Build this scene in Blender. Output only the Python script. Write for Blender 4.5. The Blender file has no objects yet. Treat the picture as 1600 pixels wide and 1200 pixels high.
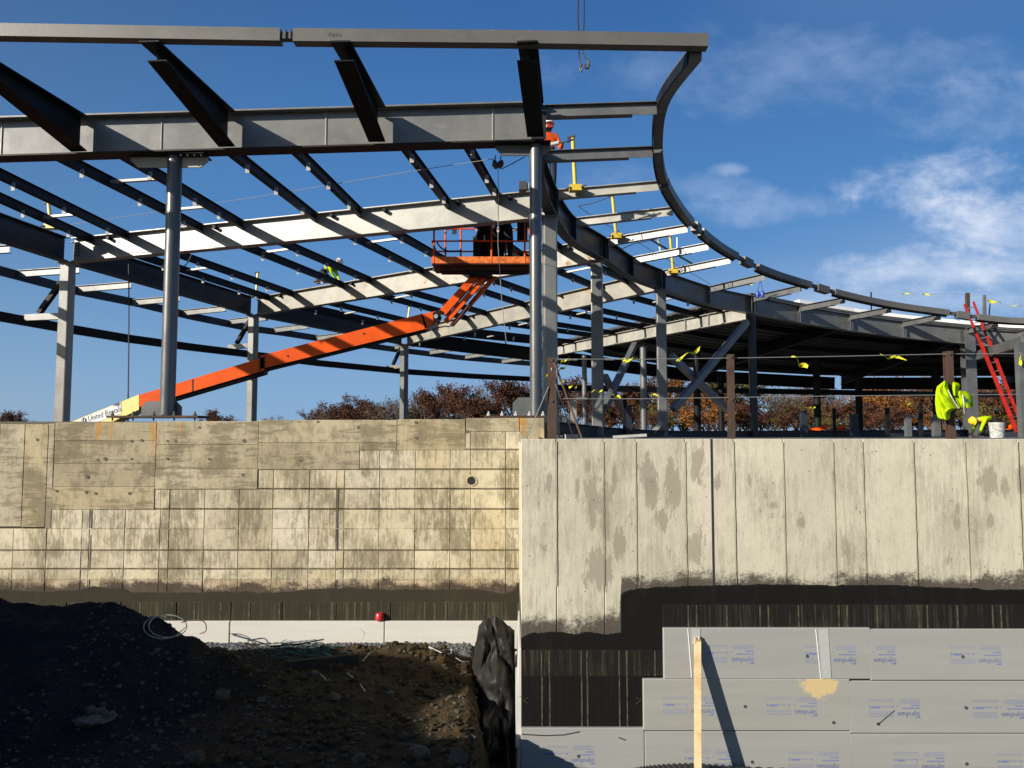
import bpy, bmesh, math, random
from mathutils import Vector, Matrix, noise
R = math.radians
random.seed(7)
scene = bpy.context.scene
COL = scene.collection
V = Vector

# ---------------------------------------------------------------- camera, light, exposure
CZ = 4.2                       # eye height above the bottom of the excavation
FPX = 1200.0                   # focal length in pixels of the 1600 px wide photograph
TILT = math.atan(82 / 1200)
cam_data = bpy.data.cameras.new('camera')
cam_data.sensor_width = 36.0
cam_data.lens = 36.0 * FPX / 1600
cam_data.clip_start = 0.05
cam_data.clip_end = 6000
cam = bpy.data.objects.new('camera', cam_data)
cam.location = (0, 0, CZ)
cam.rotation_euler = (math.pi / 2 + TILT, 0, 0)
COL.objects.link(cam)
scene.camera = cam

SUN = V((.78, .49, -.385)).normalized()      # the way the light travels
SUN_EL = math.asin(-SUN.z)
world = bpy.data.worlds.new('World')
scene.world = world
world.use_nodes = True
sun_data = bpy.data.lights.new('sun', 'SUN')
sun_data.energy = 5.0
sun_data.angle = R(.53)
sun_data.color = (1, .925, .80)
sun = bpy.data.objects.new('sun', sun_data)
sun.rotation_euler = SUN.to_track_quat('-Z', 'Y').to_euler()
sun.location = (-30, -20, 30)
COL.objects.link(sun)
vs = scene.view_settings
vs.view_transform = 'Standard'
vs.look = 'None'
vs.gamma = 1
vs.use_curve_mapping = False
vs.exposure = .75
SKY_STRENGTH = .05
CLX, CLY = 4.2, 1.3             # where the cloud bands lie

# ---------------------------------------------------------------- node helper
class G:
    def __init__(s, nt):
        s.nt = nt
        s.nt.nodes.clear()
    def n(s, t, **kw):
        o = s.nt.nodes.new(t)
        for k, v in kw.items(): setattr(o, k, v)
        return o
    def put(s, sock, v):
        if hasattr(v, 'is_output'): s.nt.links.new(v, sock)
        elif v is not None: sock.default_value = v
    def math(s, op, a, b=None, c=None, clamp=False):
        o = s.n('ShaderNodeMath', operation=op, use_clamp=clamp)
        s.put(o.inputs[0], a); s.put(o.inputs[1], b); s.put(o.inputs[2], c)
        return o.outputs[0]
    def mix(s, f, a, b, mode='MIX'):
        o = s.n('ShaderNodeMix', data_type='RGBA', blend_type=mode)
        o.clamp_factor = True
        s.put(o.inputs[0], f)
        for k, q in ((6, a), (7, b)):
            if isinstance(q, tuple) and len(q) == 3: q = q + (1,)
            s.put(o.inputs[k], q)
        return o.outputs[2]
    def vmap(s, vec, scale=(1, 1, 1), loc=(0, 0, 0), rot=(0, 0, 0)):
        o = s.n('ShaderNodeMapping')
        s.put(o.inputs[0], vec); o.inputs['Location'].default_value = loc
        o.inputs['Scale'].default_value = scale; o.inputs['Rotation'].default_value = rot
        return o.outputs[0]
    def noise(s, vec, scale, detail=5, rough=.6, dist=0.):
        o = s.n('ShaderNodeTexNoise')
        s.put(o.inputs['Vector'], vec); o.inputs['Scale'].default_value = scale
        o.inputs['Detail'].default_value = detail; o.inputs['Roughness'].default_value = rough
        o.inputs['Distortion'].default_value = dist
        return o.outputs['Fac']
    def voro(s, vec, scale, feature='F1', out='Distance'):
        o = s.n('ShaderNodeTexVoronoi', feature=feature)
        s.put(o.inputs['Vector'], vec); o.inputs['Scale'].default_value = scale
        return o.outputs[out]
    def ramp(s, f, lo, hi, a=0., b=1.):
        o = s.n('ShaderNodeMapRange', interpolation_type='SMOOTHSTEP')
        s.put(o.inputs[0], f); s.put(o.inputs[1], lo); s.put(o.inputs[2], hi)
        s.put(o.inputs[3], a); s.put(o.inputs[4], b)
        return o.outputs[0]
    def xyz(s, vec):
        o = s.n('ShaderNodeSeparateXYZ'); s.put(o.inputs[0], vec); return o.outputs
    def comb(s, x, y, z):
        o = s.n('ShaderNodeCombineXYZ'); s.put(o.inputs[0], x); s.put(o.inputs[1], y); s.put(o.inputs[2], z)
        return o.outputs[0]
    def bump(s, h, strength=.3, dist=.02):
        o = s.n('ShaderNodeBump'); s.put(o.inputs['Height'], h)
        o.inputs['Strength'].default_value = strength; o.inputs['Distance'].default_value = dist
        return o.outputs[0]

def new_mat(name):
    m = bpy.data.materials.new(name)
    m.use_nodes = True
    g = G(m.node_tree)
    out = g.n('ShaderNodeOutputMaterial')
    p = g.n('ShaderNodeBsdfPrincipled')
    g.nt.links.new(p.outputs[0], out.inputs[0])
    g.pos = g.n('ShaderNodeNewGeometry').outputs['Position']
    g.p = p
    return m, g

def fin(g, col, rough=.6, bump=None, metal=0., spec=.5):
    if isinstance(col, tuple) and len(col) == 3: col = col + (1,)
    g.put(g.p.inputs['Base Color'], col)
    g.put(g.p.inputs['Roughness'], rough)
    g.put(g.p.inputs['Metallic'], metal)
    g.put(g.p.inputs['Specular IOR Level'], spec)
    if bump is not None: g.put(g.p.inputs['Normal'], bump)

def worn(name, c, c2=None, rough=.5, scale=3., spec=.5, metal=0., rust=0., bump=.12, rustc=(.23, .09, .03), fine=40.):
    """paint / plastic / cloth with uneven colour, smudges and, if asked, rust"""
    m, g = new_mat(name)
    c2 = c2 or tuple(x * .7 for x in c)
    a = g.ramp(g.noise(g.pos, scale, 7, .65), .35, .68)
    col = g.mix(a, c, c2)
    f = g.noise(g.pos, fine, 4, .6)
    col = g.mix(g.ramp(f, .6, .75, 0, .35), col, tuple(min(1, x * 1.35) for x in c))
    if spec >= .6:      # scuffs, chalky runs and small rust freckles on painted steel
        sc_ = g.noise(g.vmap(g.pos, (3, 3, 9), (0, 0, 0), (.3, .2, .4)), 1.6, 8, .75)
        col = g.mix(g.ramp(sc_, .56, .70, 0, .45), col, tuple(min(1, x * 1.6) for x in c))
        col = g.mix(g.ramp(sc_, .30, .40, .5, 0.), col, tuple(x * .55 for x in c))
        fr = g.noise(g.pos, 7., 7, .8)
        col = g.mix(g.ramp(fr, .66, .74, 0, .6), col, (.11, .05, .02))
    r = g.math('ADD', g.math('MULTIPLY', g.noise(g.pos, scale * 2.3, 5), .3), rough - .15)
    if rust:
        k = g.noise(g.pos, 1.7, 9, .7, .4)
        k = g.ramp(k, .66 - rust * .22, .74 - rust * .15)
        col = g.mix(g.math('MULTIPLY', k, .8), col, g.mix(f, rustc, tuple(x * .5 for x in rustc)))
        r = g.math('MAXIMUM', r, g.math('MULTIPLY', k, .85))
    fin(g, col, r, g.bump(f, bump, .01), metal, spec)
    return m

def flat(name, c, rough=.6, spec=.5, metal=0.):
    m, g = new_mat(name)
    f = g.noise(g.pos, 18, 4)
    fin(g, g.mix(f, tuple(x * .82 for x in c), tuple(min(1, x * 1.12) for x in c)), rough, None, metal, spec)
    return m

def concrete(name, pale, dark, warm, ztop, speck_z, streak=.5, patch=.5, grain=(8, 8, 1), rust=(), low=None, blot=0., ells=(), mist=.62):
    m, g = new_mat(name)
    tint = g.n('ShaderNodeObjectInfo').outputs['Color']
    sp = g.xyz(g.pos); X, Z = sp[0], sp[2]
    big = g.noise(g.pos, .9, 6, .6)
    col = g.mix(g.ramp(big, .3, .7), pale, warm)
    # weathered skin: mottling drawn out along the grain of the form
    st = g.noise(g.vmap(g.pos, grain), 1., 9, .72, .25)
    st2 = g.noise(g.vmap(g.pos, (30, 30, 3.0)), 1., 7, .75)
    reg = g.noise(g.vmap(g.pos, (1.6, 1, 1.1), (3.1, 0, 1.7)), 1., 5, .6)
    rnd = g.n('ShaderNodeObjectInfo').outputs['Random']
    lev = g.math('ADD', g.math('MULTIPLY', reg, .8), g.math('MULTIPLY', g.math('SUBTRACT', rnd, .5), .07))
    k = g.ramp(g.math('ADD', st, lev), 1.06 - patch * .2, 1.14 - patch * .2)
    col = g.mix(g.math('MULTIPLY', k, .75), col, dark)
    k2 = g.ramp(g.math('ADD', st2, lev), .84, 1.02)
    col = g.mix(g.math('MULTIPLY', k2, streak), col, dark)
    if blot:
        bl = g.noise(g.vmap(g.pos, (1, 1, .8)), 7., 8, .75, .2)
        col = g.mix(g.ramp(bl, .46, .64, 0, blot), col, tuple(x * .85 for x in dark))
        col = g.mix(g.ramp(bl, .34, .44, blot * .6, 0.), col, tuple(min(.75, x * 1.2) for x in pale))
    for (bx, bz, rx, rz) in ells:       # big scaled-off patches
        ax = g.math('DIVIDE', g.math('SUBTRACT', X, bx), rx); az_ = g.math('DIVIDE', g.math('SUBTRACT', Z, bz), rz)
        e = g.math('SQRT', g.math('ADD', g.math('MULTIPLY', ax, ax), g.math('MULTIPLY', az_, az_)))
        e = g.math('ADD', e, g.math('ADD', g.math('MULTIPLY', g.math('SUBTRACT', g.noise(g.vmap(g.pos, (14, 14, 4.)), 1., 8, .78), .5), 3.4), g.math('MULTIPLY', g.math('SUBTRACT', st2, .5), 2.6)))
        col = g.mix(g.ramp(e, 1.02, .80, 0, .78), col, g.mix(st2, tuple(x * .92 for x in dark), tuple(x * 1.15 for x in dark)))
    fine = g.noise(g.pos, 55, 6, .7)
    col = g.mix(g.ramp(fine, .52, .7, 0, .35), col, dark)
    col = g.mix(1., col, tint, 'MULTIPLY')
    fl = g.noise(g.vmap(g.pos, (24, 24, 13)), 1., 5, .8)
    col = g.mix(g.ramp(g.math('ADD', fl, g.math('MULTIPLY', reg, .35)), .80, .86, 0, .7), col, tuple(x * .8 for x in dark))
    # bug holes
    vo = g.voro(g.pos, 9.)
    cell = g.voro(g.pos, 9., out='Color')
    hole = g.math('MULTIPLY', g.math('LESS_THAN', vo, .075), g.math('GREATER_THAN', g.xyz(cell)[0], .62))
    col = g.mix(g.math('MULTIPLY', hole, .75), col, (.05, .045, .035))
    # tar mist sprayed above the coating
    if low: speck_z = g.ramp(X, low[0] - .02, low[0] + .02, low[1], speck_z)
    sg = g.ramp(Z, speck_z, g.math('ADD', speck_z, g.math('MULTIPLY', g.noise(g.comb(g.math('MULTIPLY', X, 1.2), 0., 0.), 1., 3), mist)), 1., 0.)
    sn = g.noise(g.pos, 26, 6, .8)
    sb = g.noise(g.vmap(g.pos, (2.2, 1, 3)), 1., 4)
    sk = g.ramp(g.math('ADD', g.math('MULTIPLY', sg, .62), g.math('ADD', g.math('MULTIPLY', sn, .75), g.math('MULTIPLY', g.math('SUBTRACT', sb, .5), 1.1))), .60, .90)
    sk = g.math('MULTIPLY', sk, g.math('GREATER_THAN', sg, .01))
    col = g.mix(g.math('MULTIPLY', sk, .9), col, (.035, .025, .02))
    for (rx, rw, z0, z1) in rust:
        w = g.math('ADD', X, g.math('MULTIPLY', g.math('SUBTRACT', g.noise(g.vmap(g.pos, (1, 1, 3)), 2., 3), .5), .12))
        a = g.math('ABSOLUTE', g.math('SUBTRACT', w, rx))
        a = g.ramp(a, 0., rw, 1., 0.)
        b = g.ramp(Z, z0, z1)
        q = g.math('MULTIPLY', g.math('MULTIPLY', a, b), g.ramp(st2, .3, .62))
        col = g.mix(g.math('MULTIPLY', q, 1.3), col, (.42, .20, .035))
    h = g.math('SUBTRACT', g.math('ADD', g.math('MULTIPLY', fine, .5), g.math('MULTIPLY', st, .7)), g.math('MULTIPLY', hole, .8))
    fin(g, col, g.math('ADD', .8, g.math('MULTIPLY', fine, .15)), g.bump(h, .45, .012), 0, .25)
    return m

# ---------------------------------------------------------------- world sky
def build_sky():
    g = G(world.node_tree)
    out = g.n('ShaderNodeOutputWorld')
    bg = g.n('ShaderNodeBackground')
    sky = g.n('ShaderNodeTexSky', sky_type='NISHITA')
    sky.sun_disc = False
    sky.sun_elevation = SUN_EL
    sky.sun_rotation = math.atan2(-SUN.x, -SUN.y)
    sky.altitude = 200; sky.air_density = 1.0; sky.dust_density = .35; sky.ozone_density = 2.6
    d = g.n('ShaderNodeTexCoord').outputs['Generated']
    x, y, z = g.xyz(d)
    zz = g.math('ADD', g.math('MAXIMUM', z, 0.), .16)
    u = g.math('DIVIDE', x, zz); v = g.math('DIVIDE', y, zz)
    uv = g.comb(u, v, 0.)
    # clear northern blue away from the sun, physical sky towards it
    c0 = g.mix(g.ramp(z, -.02, .30), (2.9, 5.1, 8.2), (1.0, 3.1, 7.0))
    c1 = g.mix(g.ramp(z, .18, .62), c0, (.34, 1.42, 4.3))
    h = g.n('ShaderNodeVectorMath', operation='DOT_PRODUCT')
    g.put(h.inputs[0], d); h.inputs[1].default_value = tuple(-SUN)
    tow = g.ramp(h.outputs['Value'], -.25, .75, .12, 1.)
    base = g.mix(tow, c1, sky.outputs[0])
    # thin drifting cirrus and a few soft patches low down
    warp = g.noise(g.vmap(uv, (.7, .7, 1), (3.3, 8.1, 0)), 1.1, 3, .5)
    wv = g.comb(g.math('ADD', u, g.math('MULTIPLY', warp, 1.1)), g.math('ADD', v, g.math('MULTIPLY', warp, .8)), 0.)
    wisp = g.noise(g.vmap(wv, (.50, 1.15, 1), (2.6, .3, 0), (0, 0, .35)), 1.5, 10, .6)
    soft = g.noise(g.vmap(uv, (.34, .55, 1), (CLX, CLY, 0)), 1.0, 3, .5)
    az = g.math('DIVIDE', x, g.math('ADD', g.math('ABSOLUTE', y), .05))
    side = g.ramp(az, -.08, .42, -.30, .0)
    c = g.math('ADD', g.math('ADD', g.math('MULTIPLY', wisp, .75), g.math('MULTIPLY', soft, .75)), side)
    low = g.ramp(z, .10, .46, .02, -.10)
    cov = g.math('MULTIPLY', g.ramp(g.math('ADD', c, low), .74, 1.05), .55)
    # the cloud banks that stand in the north east
    yy = g.math('MAXIMUM', y, .02)
    U = g.math('DIVIDE', x, yy); W = g.math('DIVIDE', z, yy)
    dd = g.comb(U, W, 0.)
    n1 = g.noise(g.vmap(dd, (5, 9, 1)), 1., 9, .62, .6); n2 = g.noise(g.vmap(dd, (14, 20, 1), (3, 1, 0)), 1., 6, .65)
    for (px, py, rx, ry, am) in ((1490, 280, 140, 60, 1.), (1585, 330, 130, 60, .8), (1200, 320, 130, 26, .42), (1120, 290, 80, 22, .25), (1455, 422, 160, 38, .95), (1149, 257, 26, 10, .45), (1250, 90, 330, 70, .28), (1560, 170, 200, 60, .35), (960, 268, 80, 28, .25), (1560, 455, 130, 40, .7)):
        ex = g.math('DIVIDE', g.math('SUBTRACT', U, (px - 800) / 1200), rx / 1200)
        ey = g.math('DIVIDE', g.math('SUBTRACT', W, (682 - py) / 1200), ry / 1200)
        e = g.math('ADD', g.math('MULTIPLY', ex, ex), g.math('MULTIPLY', ey, ey))
        e = g.math('ADD', g.math('SUBTRACT', 1., g.math('MULTIPLY', e, .55)), g.math('ADD', g.math('MULTIPLY', g.math('SUBTRACT', n1, .5), 2.6), g.math('MULTIPLY', g.math('SUBTRACT', n2, .5), 1.9)))
        m = g.math('MULTIPLY', g.ramp(e, .1, 1.7, 0., am * .80), g.math('GREATER_THAN', y, .02))
        cov = g.math('SUBTRACT', g.math('ADD', cov, m), g.math('MULTIPLY', cov, m))
    veil = g.ramp(g.math('ADD', soft, side), .35, .75, 0., .16)
    cov = g.math('MAXIMUM', cov, veil)
    cov = g.math('MULTIPLY', cov, g.ramp(z, .0, .10, .6, 1.))
    cloud = g.mix(cov, (6.6, 8.2, 11.2, 1), (11.4, 11.8, 12.6, 1))
    col = g.mix(cov, base, cloud)
    g.put(bg.inputs[0], col)
    bg.inputs[1].default_value = SKY_STRENGTH
    g.nt.links.new(bg.outputs[0], out.inputs[0])
build_sky()

# ---------------------------------------------------------------- mesh helpers
def at(px, py, Y):
    """the point at distance Y that is seen at pixel (px, py) of the photograph"""
    a = (px - 800) / FPX; b = (600 - py) / FPX
    y = math.cos(TILT) - b * math.sin(TILT); z = math.sin(TILT) + b * math.cos(TILT)
    s = Y / y
    return V((a * s, Y, z * s + CZ))

def wloc(o):
    v = V((0, 0, 0))
    while o is not None: v += o.location; o = o.parent
    return v

class MB:
    def __init__(s): s.v = []; s.f = []; s.m = []
    def add(s, vs_, fs, mi=0):
        k = len(s.v); s.v += [V(q) for q in vs_]
        s.f += [tuple(i + k for i in f) for f in fs]; s.m += [mi] * len(fs)
        return s
    def box(s, lo, hi, mi=0):
        x0, y0, z0 = lo; x1, y1, z1 = hi
        return s.add([(x0, y0, z0), (x1, y0, z0), (x1, y1, z0), (x0, y1, z0), (x0, y0, z1), (x1, y0, z1), (x1, y1, z1), (x0, y1, z1)],
                     [(0, 3, 2, 1), (4, 5, 6, 7), (0, 1, 5, 4), (1, 2, 6, 5), (2, 3, 7, 6), (3, 0, 4, 7)], mi)
    def sweep(s, pts, prof, up=V((0, 0, 1)), caps=True, mi=0, scales=None):
        pts = [V(p) for p in pts]; n = len(pts); k = len(prof); vv = []
        for i, p in enumerate(pts):
            d0 = (pts[i] - pts[i - 1]).normalized() if i else (pts[1] - pts[0]).normalized()
            d1 = (pts[i + 1] - pts[i]).normalized() if i < n - 1 else d0
            d = (d0 + d1); d = d.normalized() if d.length > 1e-6 else d0
            u = V(up)
            if abs(d.dot(u)) > .985: u = V((0, 1, 0)) if abs(d.y) < .9 else V((1, 0, 0))
            sd = d.cross(u).normalized(); uu = sd.cross(d).normalized()
            mk = 1 / max(.5, d.dot(d0))
            sc = scales[i] if scales else 1
            for (a, b) in prof: vv.append(p + sd * a * sc * (mk if n > 2 else 1) + uu * b * sc)
        ff = []
        for i in range(n - 1):
            for j in range(k):
                j2 = (j + 1) % k
                ff.append((i * k + j, i * k + j2, (i + 1) * k + j2, (i + 1) * k + j))
        if caps:
            ff.append(tuple(range(k - 1, -1, -1))); ff.append(tuple((n - 1) * k + j for j in range(k)))
        return s.add(vv, ff, mi)
    def rect(s, pts, a0, a1, b0, b1, up=V((0, 0, 1)), mi=0):
        return s.sweep(pts, [(a0, b0), (a1, b0), (a1, b1), (a0, b1)], up, True, mi)
    def tube(s, pts, r, seg=8, mi=0, scales=None):
        return s.sweep(pts, [(r * math.cos(6.28318 * i / seg), r * math.sin(6.28318 * i / seg)) for i in range(seg)], V((0, 0, 1)), True, mi, scales)
    def lathe(s, c, prof, seg=16, mi=0):
        """prof: list of (radius, z) from the bottom up"""
        c = V(c); k = len(prof); vv = []
        for i in range(seg):
            a = 6.28318531 * i / seg
            for (r, z) in prof: vv.append(c + V((r * math.cos(a), r * math.sin(a), z)))
        ff = []
        for i in range(seg):
            i2 = (i + 1) % seg
            for j in range(k - 1): ff.append((i * k + j, i2 * k + j, i2 * k + j + 1, i * k + j + 1))
        ff.append(tuple(i * k for i in range(seg - 1, -1, -1))); ff.append(tuple(i * k + k - 1 for i in range(seg)))
        return s.add(vv, ff, mi)
    def prism(s, poly, d, mi=0):
        """poly: 3D points of a planar outline, pushed along vector d"""
        n = len(poly); a = [V(p) for p in poly]; b = [p + V(d) for p in a]
        return s.add(a + b, [tuple(range(n)), tuple(range(2 * n - 1, n - 1, -1))] + [(i + n, (i + 1) % n + n, (i + 1) % n, i) for i in range(n)][::1], mi)
    def rock(s, c, r, seed=0, sub=1, squash=.7, mi=0):
        bm = bmesh.new(); bmesh.ops.create_icosphere(bm, subdivisions=sub, radius=1)
        o = V((seed * 3.7, seed * 1.3, seed * 7.1)); vv = []
        for v in bm.verts:
            k = 1 + .55 * noise.noise(v.co * 1.1 + o) + .2 * noise.noise(v.co * 2.9 + o)
            vv.append(V(c) + V((v.co.x, v.co.y, v.co.z * squash)) * r * k)
        s.add(vv, [tuple(v.index for v in f.verts) for f in bm.faces], mi); bm.free()
        return s
    def build(s, name, mats, parent=None, smooth=False, local=False, fixn=True):
        me = bpy.data.meshes.new(name)
        off = V((0, 0, 0)) if (local or parent is None) else wloc(parent)
        me.from_pydata([tuple(v - off) for v in s.v], [], s.f)
        mats = mats if isinstance(mats, (list, tuple)) else [mats]
        for m in mats: me.materials.append(m)
        if len(mats) > 1: me.polygons.foreach_set('material_index', s.m)
        if fixn:
            bm = bmesh.new(); bm.from_mesh(me); bmesh.ops.recalc_face_normals(bm, faces=bm.faces); bm.to_mesh(me); bm.free()
        if smooth:
            me.polygons.foreach_set('use_smooth', [True] * len(me.polygons))
            try: me.set_sharp_from_angle(angle=R(40))
            except Exception: pass
        me.update()
        o = bpy.data.objects.new(name, me)
        COL.objects.link(o)
        if parent is not None: o.parent = parent
        return o

def tag(o, label=None, cat=None, group=None, kind=None):
    if label: o['label'] = label
    if cat: o['category'] = cat
    if group: o['group'] = group
    if kind: o['kind'] = kind
    return o

def thing(name, loc, label, cat, group=None):
    o = bpy.data.objects.new(name, None)
    o.empty_display_size = .2
    o.location = loc
    COL.objects.link(o)
    return tag(o, label, cat, group)

def copy_tree(o, parent=None):
    c = o.copy(); COL.objects.link(c)
    if parent is not None: c.parent = parent
    for ch in list(o.children): copy_tree(ch, c)
    return c

def catmull(pts, sub=4):
    out = []; n = len(pts)
    for i in range(n - 1):
        p0 = pts[max(0, i - 1)]; p1 = pts[i]; p2 = pts[i + 1]; p3 = pts[min(n - 1, i + 2)]
        for k in range(sub):
            t = k / sub
            out.append(.5 * ((2 * p1) + (p2 - p0) * t + (2 * p0 - 5 * p1 + 4 * p2 - p3) * t * t + (3 * p1 - p0 - 3 * p2 + p3) * t ** 3))
    out.append(pts[-1]); return out

def text_mb(body, size, xdir, ydir, origin, depth=.0, align='LEFT'):
    cu = bpy.data.curves.new('txt', 'FONT')
    cu.body = body; cu.size = size; cu.align_x = align; cu.resolution_u = 2
    o = bpy.data.objects.new('txt', cu); COL.objects.link(o)
    dg = bpy.context.evaluated_depsgraph_get(); dg.update()
    me = bpy.data.meshes.new_from_object(o.evaluated_get(dg))
    mb = MB(); xd = V(xdir).normalized(); yd = V(ydir).normalized()
    mb.add([V(origin) + xd * v.co.x + yd * v.co.y for v in me.vertices], [tuple(p.vertices) for p in me.polygons])
    bpy.data.objects.remove(o); bpy.data.curves.remove(cu); bpy.data.meshes.remove(me)
    return mb

# ---------------------------------------------------------------- materials
M = {}
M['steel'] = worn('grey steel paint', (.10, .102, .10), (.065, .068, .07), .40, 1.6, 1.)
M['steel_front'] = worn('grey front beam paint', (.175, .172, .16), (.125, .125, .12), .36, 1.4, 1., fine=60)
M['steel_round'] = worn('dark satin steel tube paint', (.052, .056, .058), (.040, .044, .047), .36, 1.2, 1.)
M['steel_sunlit'] = worn('sunlit pale steel paint', (.33, .315, .27), (.22, .21, .19), .44, 1.3, 1., rust=.10, rustc=(.30, .19, .08))  # lit copy of the steel paint, sun glare lightened into its colour
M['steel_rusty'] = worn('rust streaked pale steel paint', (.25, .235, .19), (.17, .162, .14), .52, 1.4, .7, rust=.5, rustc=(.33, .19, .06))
M['steel_shade_blue'] = worn('shade toned blue grey steel primer', (.024, .029, .038), (.016, .019, .026), .42, 1.6, .35)  # steel paint with the blue grey of open shade in its colour
M['steel_shade'] = worn('shade toned dark steel primer', (.012, .0125, .014), (.008, .0085, .010), .5, 1.6, .12)  # the grey primer darkened to stand for unlit undersides
M['flange_brown_shade'] = worn('underside shade steel with brown rust bloom', (.014, .012, .011), (.022, .012, .008), .6, 2.5, .3)  # shade under the flange put into the colour, with brown rust
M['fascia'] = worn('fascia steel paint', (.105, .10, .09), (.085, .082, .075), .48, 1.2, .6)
M['galv'] = worn('pale galvanised clip', (.46, .45, .42), (.36, .355, .34), .45, 6, .5)
M['bolt'] = flat('dark bolt steel', (.06, .06, .062), .5)
M['rust'] = worn('rusty brown steel', (.075, .045, .032), (.045, .028, .021), .75, 4, .3, rust=.35)
M['rod'] = worn('brown reinforcing rod', (.16, .10, .065), (.10, .065, .045), .75, 6, .3)
M['orange'] = worn('orange lift paint', (.70, .085, .002), (.56, .065, .003), .55, 2, .22)
M['orange_worn'] = worn('scuffed orange lift paint', (.72, .19, .04), (.34, .07, .012), .65, 9, .25, bump=.6)
M['yellow'] = worn('yellow lift paint', (.62, .44, .05), (.5, .34, .04), .5, 5, .3)
M['cream'] = worn('pale yellow lift paint', (.80, .68, .26), (.74, .62, .22), .42, 2, .5)
M['white'] = flat('white paint', (.78, .78, .76), .5)
M['ink'] = flat('black lettering', (.02, .022, .03), .6)
M['inkblue'] = flat('dark blue logo paint', (.03, .035, .12), .5)
M['foam_ink'] = flat('faint blue board print', (.15, .175, .36), .8, .2)
M['foam_ink2'] = flat('faint grey blue board print', (.20, .225, .34), .8, .2)
M['red'] = worn('red ladder fibreglass', (.34, .016, .008), (.20, .012, .007), .5, 6, .3)
M['alu'] = flat('aluminium rung', (.55, .55, .55), .35, .5, .6)
M['hivis'] = worn('fluorescent yellow cloth', (.40, .56, .004), (.28, .42, .004), .85, 6, .1, bump=.3)
M['hivis_orange'] = worn('fluorescent orange cloth', (.72, .10, .015), (.6, .075, .01), .8, 6, .2, bump=.3)
M['reflect'] = flat('silver reflective tape', (.6, .6, .58), .35)
M['skin'] = flat('skin', (.40, .20, .13), .55)
M['denim'] = worn('dark blue work trousers', (.03, .038, .06), (.02, .025, .04), .85, 7, .2)
M['black_cloth'] = worn('black work cloth', (.018, .017, .018), (.01, .01, .011), .85, 7, .2)
M['boot'] = worn('brown work boot', (.12, .07, .035), (.07, .04, .02), .7, 9, .3)
M['hat_white'] = flat('white hard hat shell', (.75, .74, .70), .35)
M['hat_yellow'] = flat('yellow hard hat shell', (.75, .50, .02), .35)
M['hat_red'] = flat('red face shield', (.5, .05, .03), .35)
M['tape'] = worn('yellow caution tape', (.50, .48, .015), (.30, .30, .02), .6, 30, .2)
M['wire'] = flat('grey wire rope', (.30, .30, .29), .45, .5, .5)
M['cable'] = flat('black cable', (.015, .015, .016), .6)
M['basket_under'] = worn('lift orange darkened for shade', (.075, .017, .006), (.045, .012, .006), .6, 6, .3)  # lift orange darkened so the shade under the basket is in the colour
M['heap_chip'] = worn('dark crushed stone', (.035, .036, .042), (.018, .019, .022), .8, 9, .3)
M['wood'] = worn('sawn pine lumber', (.52, .40, .23), (.38, .27, .14), .75, 5, .25)
M['wood_dark'] = worn('weathered dark plank', (.05, .04, .03), (.03, .026, .02), .85, 5, .2)
M['bucket'] = worn('splashed white plastic', (.46, .46, .43), (.24, .24, .23), .5, 16, .4)
M['blue'] = flat('blue plastic jug', (.02, .06, .35), .4)
M['can'] = flat('red painted can', (.45, .02, .03), .3)
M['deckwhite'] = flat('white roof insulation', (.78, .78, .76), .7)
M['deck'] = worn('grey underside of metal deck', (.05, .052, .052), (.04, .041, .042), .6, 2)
M['strap'] = flat('pale plastic strap', (.42, .45, .42), .5)
M['net'] = flat('green netting', (.03, .11, .085), .8)
M['hose'] = flat('black corrugated plastic', (.016, .016, .018), .45)
M['tape_clear'] = flat('clear packing tape', (.40, .40, .385), .35)
M['tarp'] = worn('black geotextile', (.0075, .007, .0068), (.013, .0105, .008), .62, 3, .4, bump=.25)
M['backing'] = flat('dark joint recess', (.12, .105, .08), .9, .2)
# ---------------------------------------------------------------- special materials
YL, YR = 12.1, 9.15            # faces of the far left wall and of the near right wall
ZT_L = at(400, 657, YL).z
def zl(py): return at(800, py, YL).z
def xl(px): return (px - 800) / FPX * (YL / (math.cos(TILT)))  # refined below
def PL(px, py): return at(px, py, YL)
def PR(px, py): return at(px, py, YR)

zs_l = PL(400, 922).z; zs_r = PR(1300, 918).z
RUST = [(PL(262, 0).x, .10, PL(262, 730).z, PL(262, 655).z), (PL(179, 0).x, .07, PL(179, 705).z, PL(179, 668).z), (PL(196, 0).x, .06, PL(196, 700).z, PL(196, 660).z),
        (PL(302, 0).x, .05, PL(302, 690).z, PL(302, 660).z), (PL(816, 0).x, .14, PL(816, 690).z, PL(816, 655).z)]
M['conc_left'] = concrete('ribbed weathered concrete', (.54, .49, .385), (.205, .178, .12), (.46, .405, .29), ZT_L, zs_l - .06, .75, .55, (11, 11, 2.6), blot=.45, mist=.75)
M['conc_plank'] = concrete('board marked concrete', (.43, .38, .275), (.18, .155, .105), (.355, .31, .21), ZT_L, -9, .35, .75, (1.6, 1.6, 13), rust=RUST, blot=.55)
ELL = [(925, 775, 10, 45), (947, 800, 9, 48), (918, 728, 6, 12), (902, 760, 4, 20), (960, 745, 4, 22), (1013, 738, 16, 30), (1018, 770, 12, 22), (1050, 760, 13, 48), (1035, 812, 10, 18), (1090, 725, 13, 32), (1120, 752, 5, 14),
       (1085, 855, 14, 26), (935, 890, 22, 34), (968, 850, 9, 30), (1172, 750, 5, 12), (1545, 752, 17, 24), (1571, 760, 9, 16), (1547, 815, 6, 11), (1595, 750, 8, 20), (1252, 818, 7, 11), (1210, 790, 8, 6), (858, 755, 4, 16)]
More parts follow.
